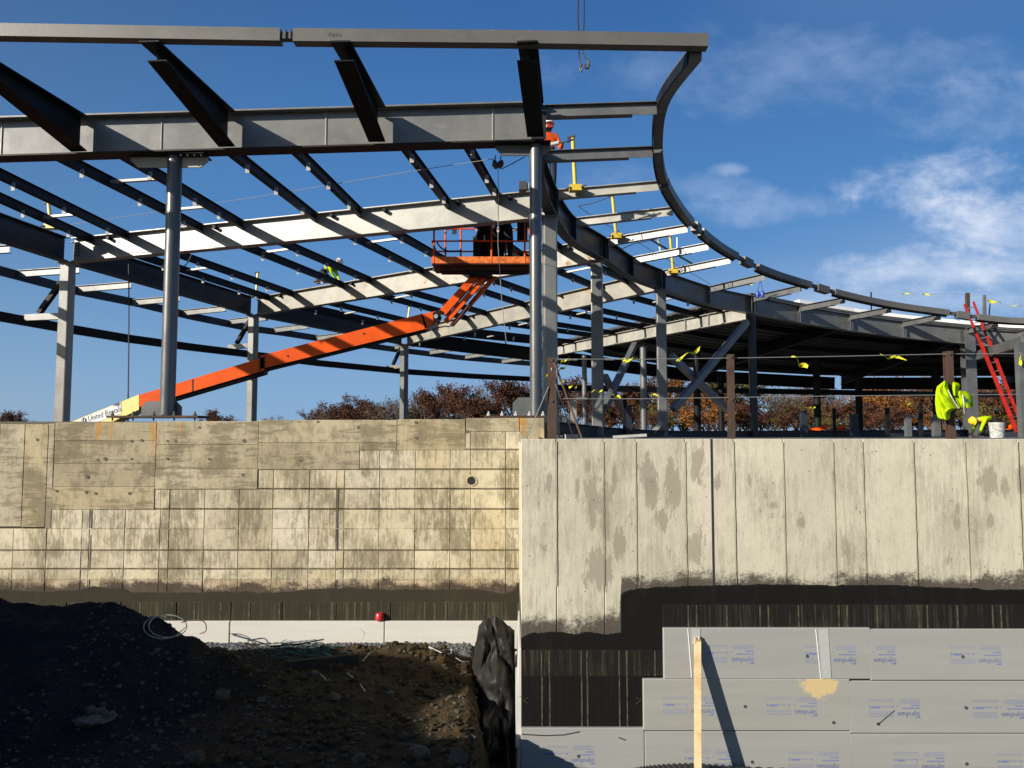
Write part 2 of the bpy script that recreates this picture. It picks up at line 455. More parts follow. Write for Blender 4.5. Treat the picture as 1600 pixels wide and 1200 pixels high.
M['conc_right'] = concrete('smooth formed concrete', (.52, .485, .385), (.245, .22, .168), (.465, .43, .335), 0, zs_r - .04, .42, .12, (9, 9, 1.8), low=(PR(970, 950).x, PR(900, 990).z), blot=.16, mist=.8,
    ells=[(PR(x, y).x, PR(x, y).z, rx / 131, ry / 131) for x, y, rx, ry in ELL])

def tar_mat(name, base, streak, sc, amount):
    m, g = new_mat(name)
    st = g.noise(g.vmap(g.pos, (sc, sc, .9)), 1.5, 8, .7)
    big = g.noise(g.vmap(g.pos, (1.1, 1, .7)), 1., 3)
    k = g.ramp(g.math('ADD', st, g.math('MULTIPLY', big, .5)), .72, 1.0, 0, amount)
    fine = g.noise(g.pos, 38, 6, .7)
    fin(g, g.mix(k, base, streak), g.math('SUBTRACT', .95, g.math('MULTIPLY', fine, .3)), g.bump(g.math('ADD', fine, st), .5, .012), 0, .12)
    return m
M['tar'] = tar_mat('black bituminous coating', (.0065, .006, .0055), (.014, .013, .010), 3, .6)
M['tar_left'] = tar_mat('brown black bituminous coating', (.034, .029, .020), (.050, .043, .029), 3, .6)
M['membrane'] = tar_mat('streaked black membrane', (.010, .0095, .008), (.06, .056, .037), 20, .75)
M['membrane_left'] = tar_mat('dusty olive membrane', (.030, .028, .018), (.10, .092, .056), 20, .8)
M['membrane_black'] = tar_mat('black membrane', (.006, .0058, .0055), (.016, .015, .012), 14, .4)
M['stripe'] = worn('pale membrane lap line', (.085, .085, .055), (.03, .03, .02), .85, 9, .15)

def foam_mat(name, c, smear=None):
    m, g = new_mat(name)
    band = g.noise(g.vmap(g.pos, (.5, 1, 7)), 1.3, 6, .6)
    col = g.mix(g.ramp(band, .3, .7), tuple(x * .93 for x in c), c)
    d = g.noise(g.pos, 2.2, 8, .72)
    col = g.mix(g.ramp(d, .58, .78, 0, .35), col, (.42, .39, .32))
    f = g.noise(g.pos, 45, 4)
    col = g.mix(g.ramp(f, .68, .75, 0, .5), col, (.55, .54, .50))
    # scuffed pale edge along the joints
    if smear:
        p, rx, rz = smear
        s = g.xyz(g.pos)
        ax = g.math('DIVIDE', g.math('SUBTRACT', s[0], p.x), rx)
        az = g.math('DIVIDE', g.math('SUBTRACT', s[2], p.z), rz)
        r = g.math('SQRT', g.math('ADD', g.math('MULTIPLY', ax, ax), g.math('MULTIPLY', az, az)))
        w = g.noise(g.vmap(g.pos, (7, 1, 5)), 1., 9, .75, .8)
        q = g.math('ADD', g.math('MULTIPLY', r, -.42), w)
        q = g.math('ADD', q, g.ramp(s[2], p.z - .1, p.z + .10, -.06, .12))
        col = g.mix(g.ramp(q, .20, .30, 0, .85), col, g.mix(f, (.62, .46, .20), (.48, .36, .19)))
    fin(g, col, .62, g.bump(g.math('ADD', band, f), .12, .01), 0, .3)
    return m
M['foam'] = foam_mat('grey foam board', (.285, .285, .27))
M['foam_smear'] = foam_mat('grey foam board with yellow glue', (.285, .285, .26), (PR(1278, 1074), .26, .17))
M['foam_sunlit'] = foam_mat('sunlit pale foam board', (.53, .515, .475))  # the same grey foam, lightened to stand for sun on it

def soil_mat(name, a, b, c):
    m, g = new_mat(name)
    n1 = g.noise(g.pos, 1.2, 8, .65); n2 = g.noise(g.pos, 11, 7, .75); n3 = g.noise(g.pos, 45, 5, .7)
    col = g.mix(g.ramp(n1, .35, .65), a, b)
    col = g.mix(g.ramp(n2, .5, .72), col, c)
    v = g.voro(g.pos, 22.); cc = g.voro(g.pos, 22., out='Color')
    st = g.math('MULTIPLY', g.ramp(v, .18, .3, 1, 0), g.math('GREATER_THAN', g.xyz(cc)[0], .72))
    col = g.mix(g.math('MULTIPLY', st, .7), col, tuple(min(1, x * 2.2) for x in c))
    h = g.math('ADD', g.math('ADD', g.math('MULTIPLY', n2, 1.), g.math('MULTIPLY', n3, .5)), g.math('MULTIPLY', st, .4))
    fin(g, col, .92, g.bump(h, .8, .05), 0, .2)
    return m
M['soil'] = soil_mat('dark earth', (.015, .0125, .009), (.030, .023, .014), (.045, .035, .022))
M['brown_soil'] = soil_mat('brown clay earth', (.038, .026, .012), (.060, .040, .016), (.08, .058, .03))
M['black_gravel'] = soil_mat('black stone dust', (.008, .0085, .0105), (.012, .0125, .015), (.022, .023, .027))
M['gravel'] = worn('grey crushed stone', (.13, .13, .135), (.06, .06, .065), .85, 14, .3)
M['stone'] = worn('dusty fieldstone', (.085, .073, .055), (.05, .044, .034), .9, 6, .2, bump=.5)
M['rubble'] = worn('broken pale concrete', (.13, .115, .088), (.07, .063, .05), .92, 8, .2, bump=.8)
M['turf'] = soil_mat('dry autumn grass and earth', (.07, .055, .03), (.09, .08, .035), (.11, .09, .05))

# ---------------------------------------------------------------- terrain
def ease(a, b, x):
    t = max(0, min(1, (x - a) / (b - a))); return t * t * (3 - 2 * t)
def lerp_tab(tab, x):
    if x <= tab[0][0]: return tab[0][1]
    for (a, fa), (b, fb) in zip(tab, tab[1:]):
        if x <= b: return fa + (fb - fa) * ease(a, b, x)
    return tab[-1][1]
def grid_sheet(name, x0, x1, y0, y1, nx, ny, hf, mats, mf=None, smooth=True):
    mb = MB()
    vs_ = [(x0 + (x1 - x0) * i / nx, y0 + (y1 - y0) * j / ny) for j in range(ny + 1) for i in range(nx + 1)]
    vv = [V((x, y, hf(x, y))) for (x, y) in vs_]
    fs = [(j * (nx + 1) + i, j * (nx + 1) + i + 1, (j + 1) * (nx + 1) + i + 1, (j + 1) * (nx + 1) + i) for j in range(ny) for i in range(nx)]
    mb.add(vv, fs)
    if mf:
        mb.m = [mf(sum((vv[k] for k in f), V((0, 0, 0))) / 4) for f in fs]
    return mb.build(name, mats, None, smooth, fixn=False)

def nz(x, y, s, k=0): return noise.noise(V((x * s, y * s, k)))
def ridge_h(x, y):
    """unseen spoil bank added at the left, shaped so its shade covers the heap"""
    p = .532 * x - .847 * y; a = .847 * x + .532 * y
    top = lerp_tab([(-14.5, -2.4), (-13, -1.6), (-12.4, -.7), (-11.7, .22), (-10.5, .6), (-9, .95), (-8.2, .46), (-7.55, .34), (-7.2, .44), (-6.9, .52), (-6.3, .50), (-5.2, .3), (-4.2, -1.6)], p)
    return top - .95 * max(0, abs(a + 5.2) - .5) + .10 * nz(x, y, 1.3, 31) + .05 * nz(x, y, 3.7, 32)
def pile_h(x, y):
    """height above the eye of the spoil in front of the left wall"""
    edge = -.50 + .10 * nz(y, 3, 1.3) + .05 * nz(y, 8, 5) + .05 * (10 - y)
    # black stone heap at the left, brown clay shelf towards the right
    crest = lerp_tab([(-9, -1.9), (-6.8, -2.03), (-5.6, -2.10), (-4.95, -2.07), (-4.45, -2.27), (-4.05, -2.52), (-3.6, -2.72), (-3.1, -2.95), (-2.4, -3.3)], x)
    heap = crest - (.50 * max(0, 9.8 - y) if y < 9.8 else .75 * (y - 9.8))
    shelf_top = lerp_tab([(-5, -2.96), (-3, -2.97), (-2.2, -2.94), (-1.5, -2.90), (-1.0, -2.98), (-.62, -3.10)], x)
    shelf = shelf_top - .115 * max(0, 10.7 - y) - .5 * max(0, y - 11.0) - .03 * max(0, 9.5 - y) ** 2
    shelf -= .26 * ease(-1.9, -.7, x) * math.exp(-((y - 8.6) / .9) ** 2)      # worn down towards the trench
    h = max(heap, shelf)
    h += .08 * nz(x, y, .9, 1) * (1 if y < 9.3 else .4) + .05 * nz(x, y, 2.3, 2) + .032 * nz(x, y, 5.5, 3) + .018 * nz(x, y, 13, 4)
    h = max(h, -3.16 + .03 * nz(x, y, 4, 6))                       # gravel bed along the footing
    h = max(h, ridge_h(x, y))  # unseen bank, added to throw shade on the heap
    k = ease(edge - .08, edge + .30, x)                              # trench beside the near wall
    return h * (1 - k) + (-4.12 + .05 * nz(x, y, 3, 5)) * k
def pile_m(c):
    if c.y > 11.25: return 3
    w = c.x + .35 * nz(c.x, c.y, 1.4, 21) + .25 * nz(c.x, c.y, 4, 22)
    if w < -3.2 - .35 * (c.y - 8): return 2
    if c.y > 8.6 + .5 * nz(c.x, c.y, 2, 23) - .5 * (c.x + 1.5) and c.x > -3: return 1
    return 0
spoil = grid_sheet('earth_pile', -15, 1.0, .8, 12.0, 320, 250, lambda x, y: CZ + pile_h(x, y), [M['soil'], M['brown_soil'], M['black_gravel'], M['gravel']], pile_m)
tag(spoil, kind='structure')
grid_sheet('excavation_floor', -15, 30, -30, 12.6, 60, 50, lambda x, y: (-.02 if y > 1.2 and x < 1.2 else .06) + .05 * nz(x, y, 1, 3) - (.5 if (x < .6 and y > 1.2) else 0), [M['soil']])
bpy.data.objects['excavation_floor']['kind'] = 'structure'
# land around the building out to the horizon, and the pad inside it
mb = MB()
ZP = CZ - 2.3
mb.add([(-400, 12.62, ZP), (.25, 12.62, ZP), (.25, 60, ZP), (-400, 60, ZP)], [(0, 1, 2, 3)])
tag(mb.build('building_pad', M['soil'], fixn=False), kind='structure')
mb = MB()
mb.add([(-4000, 60, CZ - 1.2), (4000, 60, CZ - 1.2), (4000, 5000, CZ - 1.2), (-4000, 5000, CZ - 1.2)], [(0, 1, 2, 3)])
mb.add([(40, 9.6, CZ - 1.2), (4000, 9.6, CZ - 1.2), (4000, 60, CZ - 1.2), (40, 60, CZ - 1.2)], [(0, 1, 2, 3)])
mb.add([(-4000, 12.62, CZ - 1.2), (-400, 12.62, CZ - 1.2), (-400, 60, CZ - 1.2), (-4000, 60, CZ - 1.2)], [(0, 1, 2, 3)])
tag(mb.build('ground', M['turf'], fixn=False), kind='structure')
mb = MB().box((.32, 9.62, CZ - .5), (40, 59.9, CZ - .03))
m_, g_ = new_mat('concrete floor slab'); f_ = g_.noise(g_.pos, 3, 7)
fin(g_, g_.mix(f_, (.11, .105, .095), (.16, .15, .135)), .85); M['slab'] = m_
tag(mb.build('floor_slab', M['slab']), kind='structure')

# ---------------------------------------------------------------- left wall
lw = thing('concrete_wall', (PL(400, 0).x, YL + .25, CZ - 4.2), 'long board marked yellowish concrete wall at the left with rust streaks and a pipe hole', 'wall')
wall_rng = random.Random(3)
XL0, XL1 = -14.0, PL(813, 700).x
mb = MB()
zt = PL(400, 657.5).z - .012
mb.box((XL0, YL + .022, CZ - 4.2), (XL1 - .004, YL + .52, zt))
mb.box((XL1 - .003, YL + .03, CZ - 4.2), (.62, YL + .52, zt - .01))
mb.build('wall_core', M['backing'], lw)
TINTS = {'cream': (1.12, 1.10, 1.0), 'pale': (1.06, 1.06, 1.04), 'olive': (.84, .81, .70), 'brown': (.74, .70, .60), 'mid': (.93, .90, .80), 'warm': (1.0, .92, .74), 'bright': (1.14, 1.12, 1.02)}
def panel(name, f, mat, parent, x0, y0, x1, y1, th, tint, gap=.9, proud=0., jit=.0, bev=.007, gapt=None, gapb=None):
    """a form-board panel given by its pixel rectangle on wall plane f"""
    a = f(x0 + gap, y1 - (gap if gapb is None else gapb)); b = f(x1 - gap, y0 + (gap if gapt is None else gapt))
    if b.x - a.x < .01 or b.z - a.z < .01: return None
    Y = a.y - proud
    r = wall_rng
    c = [(a.x, a.z), (b.x, a.z), (b.x, b.z), (a.x, b.z)]
    c = [(x + r.uniform(-1, 1) * jit, z + r.uniform(-1, 1) * jit) for x, z in c]
    e = min(bev, (b.x - a.x) * .1, (b.z - a.z) * .1)
    inn = [(c[0][0] + e, c[0][1] + e), (c[1][0] - e, c[1][1] + e), (c[2][0] - e, c[2][1] - e), (c[3][0] + e, c[3][1] - e)]
    dy = [r.uniform(-.0015, .0015) for _ in range(4)]
    vv = [(x, Y + th, z) for x, z in c] + [(x, Y + .006, z) for x, z in c] + [(x, Y + d, z) for (x, z), d in zip(inn, dy)]
    ff = [(0, 3, 2, 1), (8, 9, 10, 11)] + [(i, (i + 1) % 4, 4 + (i + 1) % 4, 4 + i) for i in range(4)] + [(4 + i, 4 + (i + 1) % 4, 8 + (i + 1) % 4, 8 + i) for i in range(4)]
    o = MB().add(vv, ff).build(name, mat, parent)
    t = tuple(.45 + .55 * q for q in TINTS[tint]) if isinstance(tint, str) else tint
    k = r.uniform(.95, 1.05)
    o.color = (t[0] * k, t[1] * k, t[2] * k, 1)
    return o
# big boards at the top
PLANKS = [(-230, 664, -2, 822, 'mid'), (-2, 663, 37, 823, 'pale'), (37.3, 663, 74, 824, 'warm'), (74, 662, 83.5, 826, 'pale'),
    (84, 660, 243, 689, 'brown'), (84, 689, 243, 725, 'brown'), (84, 725, 243, 761, 'brown'), (82, 761, 243, 796.5, 'warm'),
    (243, 658, 403, 695, 'mid'), (243, 695, 403, 733, 'olive'), (243, 733, 403, 764.5, 'cream'),
    (403, 656, 620, 692, 'mid'), (403, 692, 562, 734, 'brown'), (562, 692, 620, 704, 'brown'), (620, 655, 727, 703.5, 'warm'),
    (728, 653, 812, 674.5, 'mid'), (812.5, 653, 851, 690, 'olive')]
def PLP(px, py): return V((PL(px, 735).x, YL, PL(800, py).z))
for q in PLANKS: panel('form_board', PLP, M['conc_plank'], lw, *q[:4], .05, q[4], .12, wall_rng.uniform(.004, .009))
for (x, y) in ((89, 767), (135, 769), (150, 771), (203, 771), (165, 717), (206, 717), (262, 689), (275, 689), (262, 717), (153, 718), (137, 745), (382, 689), (327, 717), (380, 742), (206, 689), (497, 659), (651, 684), (650, 660), (729, 674), (222, 688), (312, 668), (59, 687), (470, 720), (560, 668)):
    p = PL(x, y); r = wall_rng.uniform(.014, .026); q = 9; mb = MB()
    o_ = [(r * math.cos(6.283 * i / q), r * math.sin(6.283 * i / q)) for i in range(q)]
    mb.add([(p.x + a * 1.25, YL - .0125, p.z + b * 1.25) for a, b in o_] + [(p.x + a, YL - .0105, p.z + b) for a, b in o_], [(i, (i + 1) % q, q + (i + 1) % q, q + i) for i in range(q)] + [tuple(range(q, 2 * q))])
    mb.build('tie_hole', M['backing'], lw)
# ribbed grid below
ROWS = [674.5, 702.5, 733.5, 764, 795.5, 826, 860, 889, 905.5, 946]
RX = [727, 562, 404, 243, 76, -230, -230, -230, -230]
COLS = [-230, -180, -130, -85, -33, 20, 72, 127, 139, 194, 249, 263, 318, 372, 425, 482, 525, 537, 592, 648, 703, 735, 790, 813]
def PLG(px, py): return V((PL(px, 860).x, YL, PL(800, py).z))
for r_ in range(9):
    y0, y1 = ROWS[r_], ROWS[r_ + 1]
    cs = [c for c in COLS if c > RX[r_] + 4]
    cs = [RX[r_]] + cs
    for a, b in zip(cs, cs[1:]):
        t = wall_rng.choice(['cream', 'cream', 'pale', 'mid', 'mid', 'warm', 'olive', 'bright', 'pale'])
        if 139 <= a < 240 and y0 > 820: t = 'bright'
        if 318 <= a < 425 and 730 < y0 < 830: t = 'olive' if wall_rng.random() < .7 else 'mid'
        if 263 <= a < 318 and y0 > 820: t = 'olive'
        if 425 < a < 482 and y0 < 800: t = 'olive'
        if 592 <= a < 703 and 730 < y0 < 860: t = 'mid'
        if r_ == 8: t = (.95, .86, .78)
        g0 = .32
        gy = {2: 1.1, 3: 1.1, 4: 1.1, 6: 1.1, 7: 1.1, 1: 1.0}
        o = panel('form_panel', (lambda px, py, e=(a if a == RX[r_] and a > 100 else -999): PLP(px, py) if px - e < 1.5 and px >= e else PLG(px, py)), M['conc_left'], lw, a, y0, b, y1, .04, t, g0, wall_rng.uniform(-.004, .005), gapt=gy.get(r_, .3) if r_ else .1, gapb=gy.get(r_ + 1, .3))
# horizontal lips between the rows (ragged cement fins)
for r_ in range(1, 9):
    y = ROWS[r_]; x0 = max(RX[r_], RX[r_ - 1] if r_ > 0 else 0, -229)
    if r_ in (5, 8): segs = [(max(RX[r_ - 1], -229), 812)]
    elif r_ == 3: segs = [(404, 728), (745, 812)]
    else: segs = [(max(RX[r_ - 1], -229), 812)]
    for (sa, sb) in segs:
        pts = []; n_ = int((sb - sa) / 9) + 2
        for i in range(n_):
            x = sa + (sb - sa) * i / (n_ - 1)
            p = PL(x, y + wall_rng.uniform(-.45, .45)); pts.append(V((p.x, YL + .006, p.z)))
        mb = MB().rect(pts, -.004, .004, -.012, .010, V((0, -1, 0)))
        o = mb.build('cement_fin', M['conc_left'], lw); o.color = (.6, .56, .46, 1) if r_ not in (5, 8) else (1.05, 1.0, .9, 1)
# tall joints
for (x, ya, yb) in ((138.5, 797, 944), (525.5, 735, 968)):
    a = PL(x, yb); b = PL(x, ya)
    MB().box((a.x - .012, YL - .001, a.z), (a.x + .010, YL + .02, b.z)).build('joint_strip', M['ink'], lw)
# pipe hole
c = PL(736.5, 751)
mb = MB(); n_ = 20
ring = [(math.cos(6.2832 * i / n_), math.sin(6.2832 * i / n_)) for i in range(n_)]
ro, ri = .092, .066
vv = [(c.x + x * ro * (1 + .06 * math.sin(5 * i)), YL - .012, c.z + z * ro) for i, (x, z) in enumerate(ring)] + [(c.x + x * ri, YL - .014, c.z + z * ri) for x, z in ring] + [(c.x + x * ri, YL + .0, c.z + z * ri) for x, z in ring]
mb.add(vv, [(i, (i + 1) % n_, n_ + (i + 1) % n_, n_ + i) for i in range(n_)] + [(n_ + i, n_ + (i + 1) % n_, 2 * n_ + (i + 1) % n_, 2 * n_ + i) for i in range(n_)])
o = mb.build('pipe_sleeve', M['conc_left'], lw, fixn=False); o.color = (.9, .86, .76, 1)
mb = MB().add([(c.x + x * ri, YL - .0125, c.z + z * ri) for x, z in ring], [tuple(range(n_))])
mb.build('pipe_hole', M['hose'], lw, fixn=False)

def band(f, mat, parent, name, x0, x1, ytop, ybot, proud, amp, step=4, seed=1, edge=None):
    """coating with a ragged upper edge; ytop may be a table"""
    tt = []; bb = []; x = x0; n_ = int((x1 - x0) / step) + 1
    for i in range(n_ + 1):
        x = x0 + (x1 - x0) * i / n_
        y = lerp_tab(ytop, x) if isinstance(ytop, list) else ytop
        y += amp * (noise.noise(V((x * .045, seed, 0))) * 1.3 + noise.noise(V((x * .16, seed, 3))) * .7 + .45 * noise.noise(V((x * .6, seed, 5))))
        yb = lerp_tab(ybot, x) if isinstance(ybot, list) else ybot
        tt.append(f(x, y)); bb.append(f(x, yb))
    mb = MB(); k = len(tt)
    vv = []
    for a, b in zip(tt, bb):
        m_ = (a + b) / 2
        for p, d in ((a, 0.), (a - V((0, 0, .012)), proud), (m_, proud), (b, proud)):
            vv.append(V((p.x, p.y - d - .0005, p.z)))
    for i in range(k - 1):
        for j in range(3): mb_f = (i * 4 + j, i * 4 + j + 1, (i + 1) * 4 + j + 1, (i + 1) * 4 + j); mb.f.append(mb_f); mb.m.append(0)
    mb.v = vv
    o = mb.build(name, mat, parent, fixn=False)
    return o
band(PL, M['tar_left'], lw, 'tar_coating', -230, 812.5, [(-230, 921), (0, 921), (60, 924), (110, 922), (150, 917), (185, 919), (210, 925), (300, 925), (380, 924), (405, 926), (420, 925), (520, 918.5), (640, 921), (740, 920), (785, 927), (803, 922), (812, 909)], 942, .012, 1.5, 3, 11)
mem_x = [-230, -150, -65, 20, 105, 190, 277, 362, 442, 526, 611, 700, 760, 812.5]
for a, b in zip(mem_x, mem_x[1:]):
    o = panel('membrane_sheet', PL, M['membrane_left'], lw, a, 940, b, 970, .03, 'mid', .15, .022 + wall_rng.uniform(0, .004))
    for q in (.42, .86):
        if wall_rng.random() < .75:
            x = a + (b - a) * (q + wall_rng.uniform(-.1, .1)); p0 = PL(x, 968); p1 = PL(x, 941)
            MB().box((p0.x - .012, YL - .029, p0.z), (p0.x + .012, YL - .0275, p1.z)).build('lap_line', M['stripe'], o)
fb_x = [-118, 122, 362, 602, 812]
for a, b in zip(fb_x, fb_x[1:]):
    o = panel('insulation_board', PL, M['foam_sunlit'], lw, a, 968.5, b, 1012, .06, 'pale', .4, .09)

# ---------------------------------------------------------------- right wall
rw = thing('concrete_wall', (PR(1300, 0).x, YR + .2, CZ - 4.2), 'pale smooth concrete wall at the right with tall form joints and grey foam boards', 'wall')
X0R = PR(814, 0).x
mb = MB().box((X0R + .004, YR + .02, CZ - 4.3), (14, YR + .45, PR(1200, 686.5).z))
mb.build('wall_core', M['backing'], rw)
mb = MB().box((X0R, YR + .10, CZ - 4.3), (X0R + .30, YL + .02, PR(815, 690).z - .012))
o = mb.build('return_wall', M['conc_right'], rw); o.color = (1, .98, .92, 1)
JR = [814, 869, 943, 993, 1070, 1111.5, 1146, 1223, 1301, 1347, 1426, 1507, 1589, 1668, 1746, 1825, 1905, 1985, 2065, 2145, 2225]
for i, (a, b) in enumerate(zip(JR, JR[1:])):
    # each tall panel leans a hair as the joints in the picture do by perspective only: plain vertical panels
    pa = PR(a, 800); 
    def f(px, py, a=a): 
        q = PR(800, py); return V((PR(px, 690).x, YR, q.z))
    o = panel('form_panel', f, M['conc_right'], rw, a, 685.5, b, 1012 if a < 990 else 950, .04, (1.0, 1.0, 1.0), .38, wall_rng.uniform(-.004, .004))
    if 0 < i < 20 and i != 5:      # ragged cement rib at the joint
        pts = []
        for k in range(26):
            p = PR(800, 690 + k * 9); pts.append(V((PR(a, 690).x + wall_rng.uniform(-.003, .003), YR + .004, p.z)))
        o = MB().rect(pts, -.006, .006, -.010, .012, V((0, -1, 0))).build('cement_rib', M['conc_right'], rw); o.color = (.82, .79, .72, 1)
    if i == 5:
        z0 = PR(800, 946).z; z1 = PR(800, 686).z; x = PR(1111.5, 690).x
        MB().box((x - .014, YR - .006, z0), (x + .012, YR + .02, z1)).build('joint_strip', M['ink'], rw)
band(PR, M['tar'], rw, 'tar_coating', 970, 2240, [(970, 929), (975, 924), (985, 922), (999, 919), (1030, 917), (1090, 915), (1180, 913), (1300, 914), (1400, 914), (1450, 917), (1520, 919), (1540, 921), (2240, 921)], 947, .014, 1.6, 3, 5)
band(PR, M['tar'], rw, 'tar_coating', 970, 1036, 945, 1018, .0125, 0, 8, 7)
band(PR, M['tar'], rw, 'tar_coating', 814, 971, [(814, 995), (830, 989), (870, 987), (895, 990), (920, 987), (945, 991), (971, 988)], 1018, .0128, 1.6, 3, 8)
mx = [1035, 1147, 1270, 1395, 1510, 1620, 1740, 1860, 1980, 2100, 2220]
def lap(o, x, y0, y1, d):
    p0 = PR(x, y1); p1 = PR(x, y0)
    MB().box((p0.x - .008, YR - d - .003, p0.z), (p0.x + .008, YR - d - .001, p1.z)).build('lap_line', M['stripe'], o)
for a, b in zip(mx, mx[1:]):
    o = panel('membrane_sheet', PR, M['membrane'], rw, a, 944, b, 981, .03, 'mid', .2, .024)
    lap(o, a + 40, 945, 980, .024); lap(o, a + 53, 945, 980, .024)
    if wall_rng.random() < .7: lap(o, a + 100, 945, 980, .024)
o = panel('membrane_sheet', PR, M['membrane'], rw, 814.5, 1015, 1036, 1056, .03, (.6, .6, .6), .2, .024)
o2 = panel('membrane_sheet', PR, M['membrane_black'], rw, 814.5, 1055, 1006, 1138, .03, 'mid', .2, .0245)
for x in (846, 858, 908, 917, 967, 979, 1023):
    lap(o, x, 1016, 1055.5, .0255)
    if x < 1000: lap(o2, x + 1, 1056, 1137, .0265)
for (xa, s) in ((818, 1), (1001, -1)):
    mb = MB()
    for dy in (-5, 6):
        mb.rect([PR(xa, 1093) + V((0, -.031, 0)), PR(xa + s * 8, 1093 + dy) + V((0, -.031, 0))], -.002, .002, -.004, .004, V((0, -1, 0)))
    mb.build('chalk_mark', M['stripe'], o2)

# foam boards with print upside down
def print_block(parent, x, y, full=True, faded=False):
    """x, y: top left pixel of the printed block; the print reads upside down"""
    Y = YR - .0815
    def w(px, py): p = PR(px, py); return V((p.x, Y, p.z))
    mb = MB(); mb2 = MB(); rr = random.Random(int(x * 7 + y))
    def bar(m_, xa, ya, xb, yb):
        a = w(xa, ya); b = w(xb, yb); m_.box((a.x, Y, b.z), (b.x, Y + .001, a.z))
    ox = x + (46 if full else 0)
    # right block: three short lines, two bold lines, the big word, a small bar
    for k, (xa, wd) in enumerate(((3, 30), (0, 33), (2, 31))): 
        u = ox + xa
        while u < ox + xa + wd - 1:
            l = rr.uniform(1.5, 4.5); bar(mb2, u, y + 1 + k * 2.6, min(u + l, ox + xa + wd), y + 2.1 + k * 2.6); u += l + .7
    bar(mb, ox - 3, y + 11, ox, y + 11.7)
    for k, xa in enumerate((20, 7)):
        u = ox + xa
        while u < ox + 32:
            l = rr.uniform(1.5, 4); bar(mb, u, y + 9.5 + k * 4.4, min(u + l, ox + 33), y + 11.3 + k * 4.4); u += l + .6
    bar(mb, ox + 26, y + 28, ox + 33.5, y + 29.8)
    if full:
        for k in range(3):
            u = x
            while u < x + 38:
                l = rr.uniform(2, 6); bar(mb2, u, y + 1 + k * 2.3 + (6 if k == 2 else 0), min(u + l, x + 39), y + 1.7 + k * 2.3 + (6 if k == 2 else 0)); u += l + .6
        bar(mb, x + 6, y + 12.2, x + 18, y + 15); bar(mb2, x + 1, y + 12, x + 4, y + 15.4); bar(mb2, x + 35, y + 12, x + 38, y + 15)
        bar(mb2, x + 20, y + 12.6, x + 30, y + 13.2)
        for k in range(4):
            u = x + (2 if k == 3 else 0)
            while u < x + 38:
                l = rr.uniform(3, 8); bar(mb2, u, y + 20 + k * 2.5, min(u + l, x + 39), y + 20.8 + k * 2.5); u += l + .5
    t = text_mb('Styrofoam', .082, (-1, 0, 0), (0, 0, -1), w(ox + 33.5, y + 20.6) + V((0, -.0012, 0)))
    zz = [v.x for v in t.v]; k = (33.5 / 131.0) / max(.01, (max(zz) - min(zz))); xr = max(zz)
    for v in t.v: v.x = xr + (v.x - xr) * k
    mb.add(t.v, t.f)
    o = mb.build('printed_lettering', M['foam_ink'], parent, fixn=False)
    mb2.build('printed_small_lines', M['foam_ink2'], parent, fixn=False)
BOARDS = [(1035, 978.5, 1355, 1058, [(1095, 1004, True), (1253, 1005, True)], None), (1355.5, 980.5, 1676, 1060, [(1361, 1005, False), (1478, 1006, True)], None), (1676, 980, 1997, 1060, [(1690, 1006, True)], None),
    (1003.5, 1057.5, 1323, 1138, [(1033, 1084, True), (1193, 1085, True)], 'smear'), (1323.5, 1060.5, 1643, 1142, [(1352, 1088, True), (1513, 1089, True)], None), (1643, 1060, 1963, 1142, [], None),
    (813.5, 1133.5, 1005, 1214, [(848, 1160, True)], None), (1006, 1138.5, 1326, 1220, [(1066, 1167, True), (1227, 1169, True)], None), (1326.5, 1142.5, 1646, 1224, [(1390, 1170, True), (1551, 1172, True)], None)]
for (x0, y0, x1, y1, pr, sm) in BOARDS:
    o = panel('insulation_board', PR, M['foam_smear' if sm else 'foam'], rw, x0, y0, x1, y1, .05, (1, 1, 1), .35, .08)
    if sm: o['label'] = 'foam board smeared with yellow glue'
    for (x, y, full) in pr: print_block(o, x, y, full)
    for _ in range(1):
        fx = [(1161, 1100), (1503, 1102), (1257, 1022), (1498, 1023), (1172, 1186), (903, 1177), (1504, 1189), (1367, 1127), (1298, 1125)]
        for (a, b) in fx:
            if x0 < a < x1 and y0 < b < y1:
                p = PR(a, b); mb = MB(); q = 10
                mb.add([(p.x + .018 * math.cos(6.283 * i / q), YR - .0845, p.z + .018 * math.sin(6.283 * i / q)) for i in range(q)] + [(p.x + .020 * math.cos(6.283 * i / q), YR - .079, p.z + .020 * math.sin(6.283 * i / q)) for i in range(q)],
                       [tuple(range(q))] + [(i, (i + 1) % q, q + (i + 1) % q, q + i) for i in range(q)])
                mb.build('fastener_washer', M['bolt'], o)
def strip_on(name, parent, pa, pb, w_, mat, d=.083):
    a = PR(*pa); b = PR(*pb)
    MB().rect([V((a.x, YR - d, a.z)), V((b.x, YR - d, b.z))], -w_ / 2, w_ / 2, 0, .0015, V((0, -1, 0))).build(name, mat, parent)
top_boards = [o for o in bpy.data.objects if o.name.startswith('insulation_board') and o.parent is rw]
strip_on('scratch', top_boards[0], (1072, 979.5), (1078, 1055), .010, M['white'])
strip_on('clear_tape', top_boards[0], (1084.5, 979), (1085.5, 1003), .10, M['tape_clear'])
strip_on('scratch', top_boards[0], (1270, 980), (1278, 1057), .010, M['white'])
strip_on('clear_tape', top_boards[0], (1282, 980), (1287, 1057), .11, M['tape_clear'])
strip_on('wire_stub', top_boards[4], (1366, 1128), (1392, 1106), .008, M['bolt'])
for (q, pts) in ((6, [(815, 1143), (850, 1145), (880, 1144), (905, 1139)]), (6, [(965, 1148), (976, 1152)])):
    mb = MB().rect([V((PR(*p).x, YR - .082, PR(*p).z)) for p in pts], -.006, .006, 0, .0015, V((0, -1, 0)))
    mb.build('crack', M['ink'], top_boards[q])
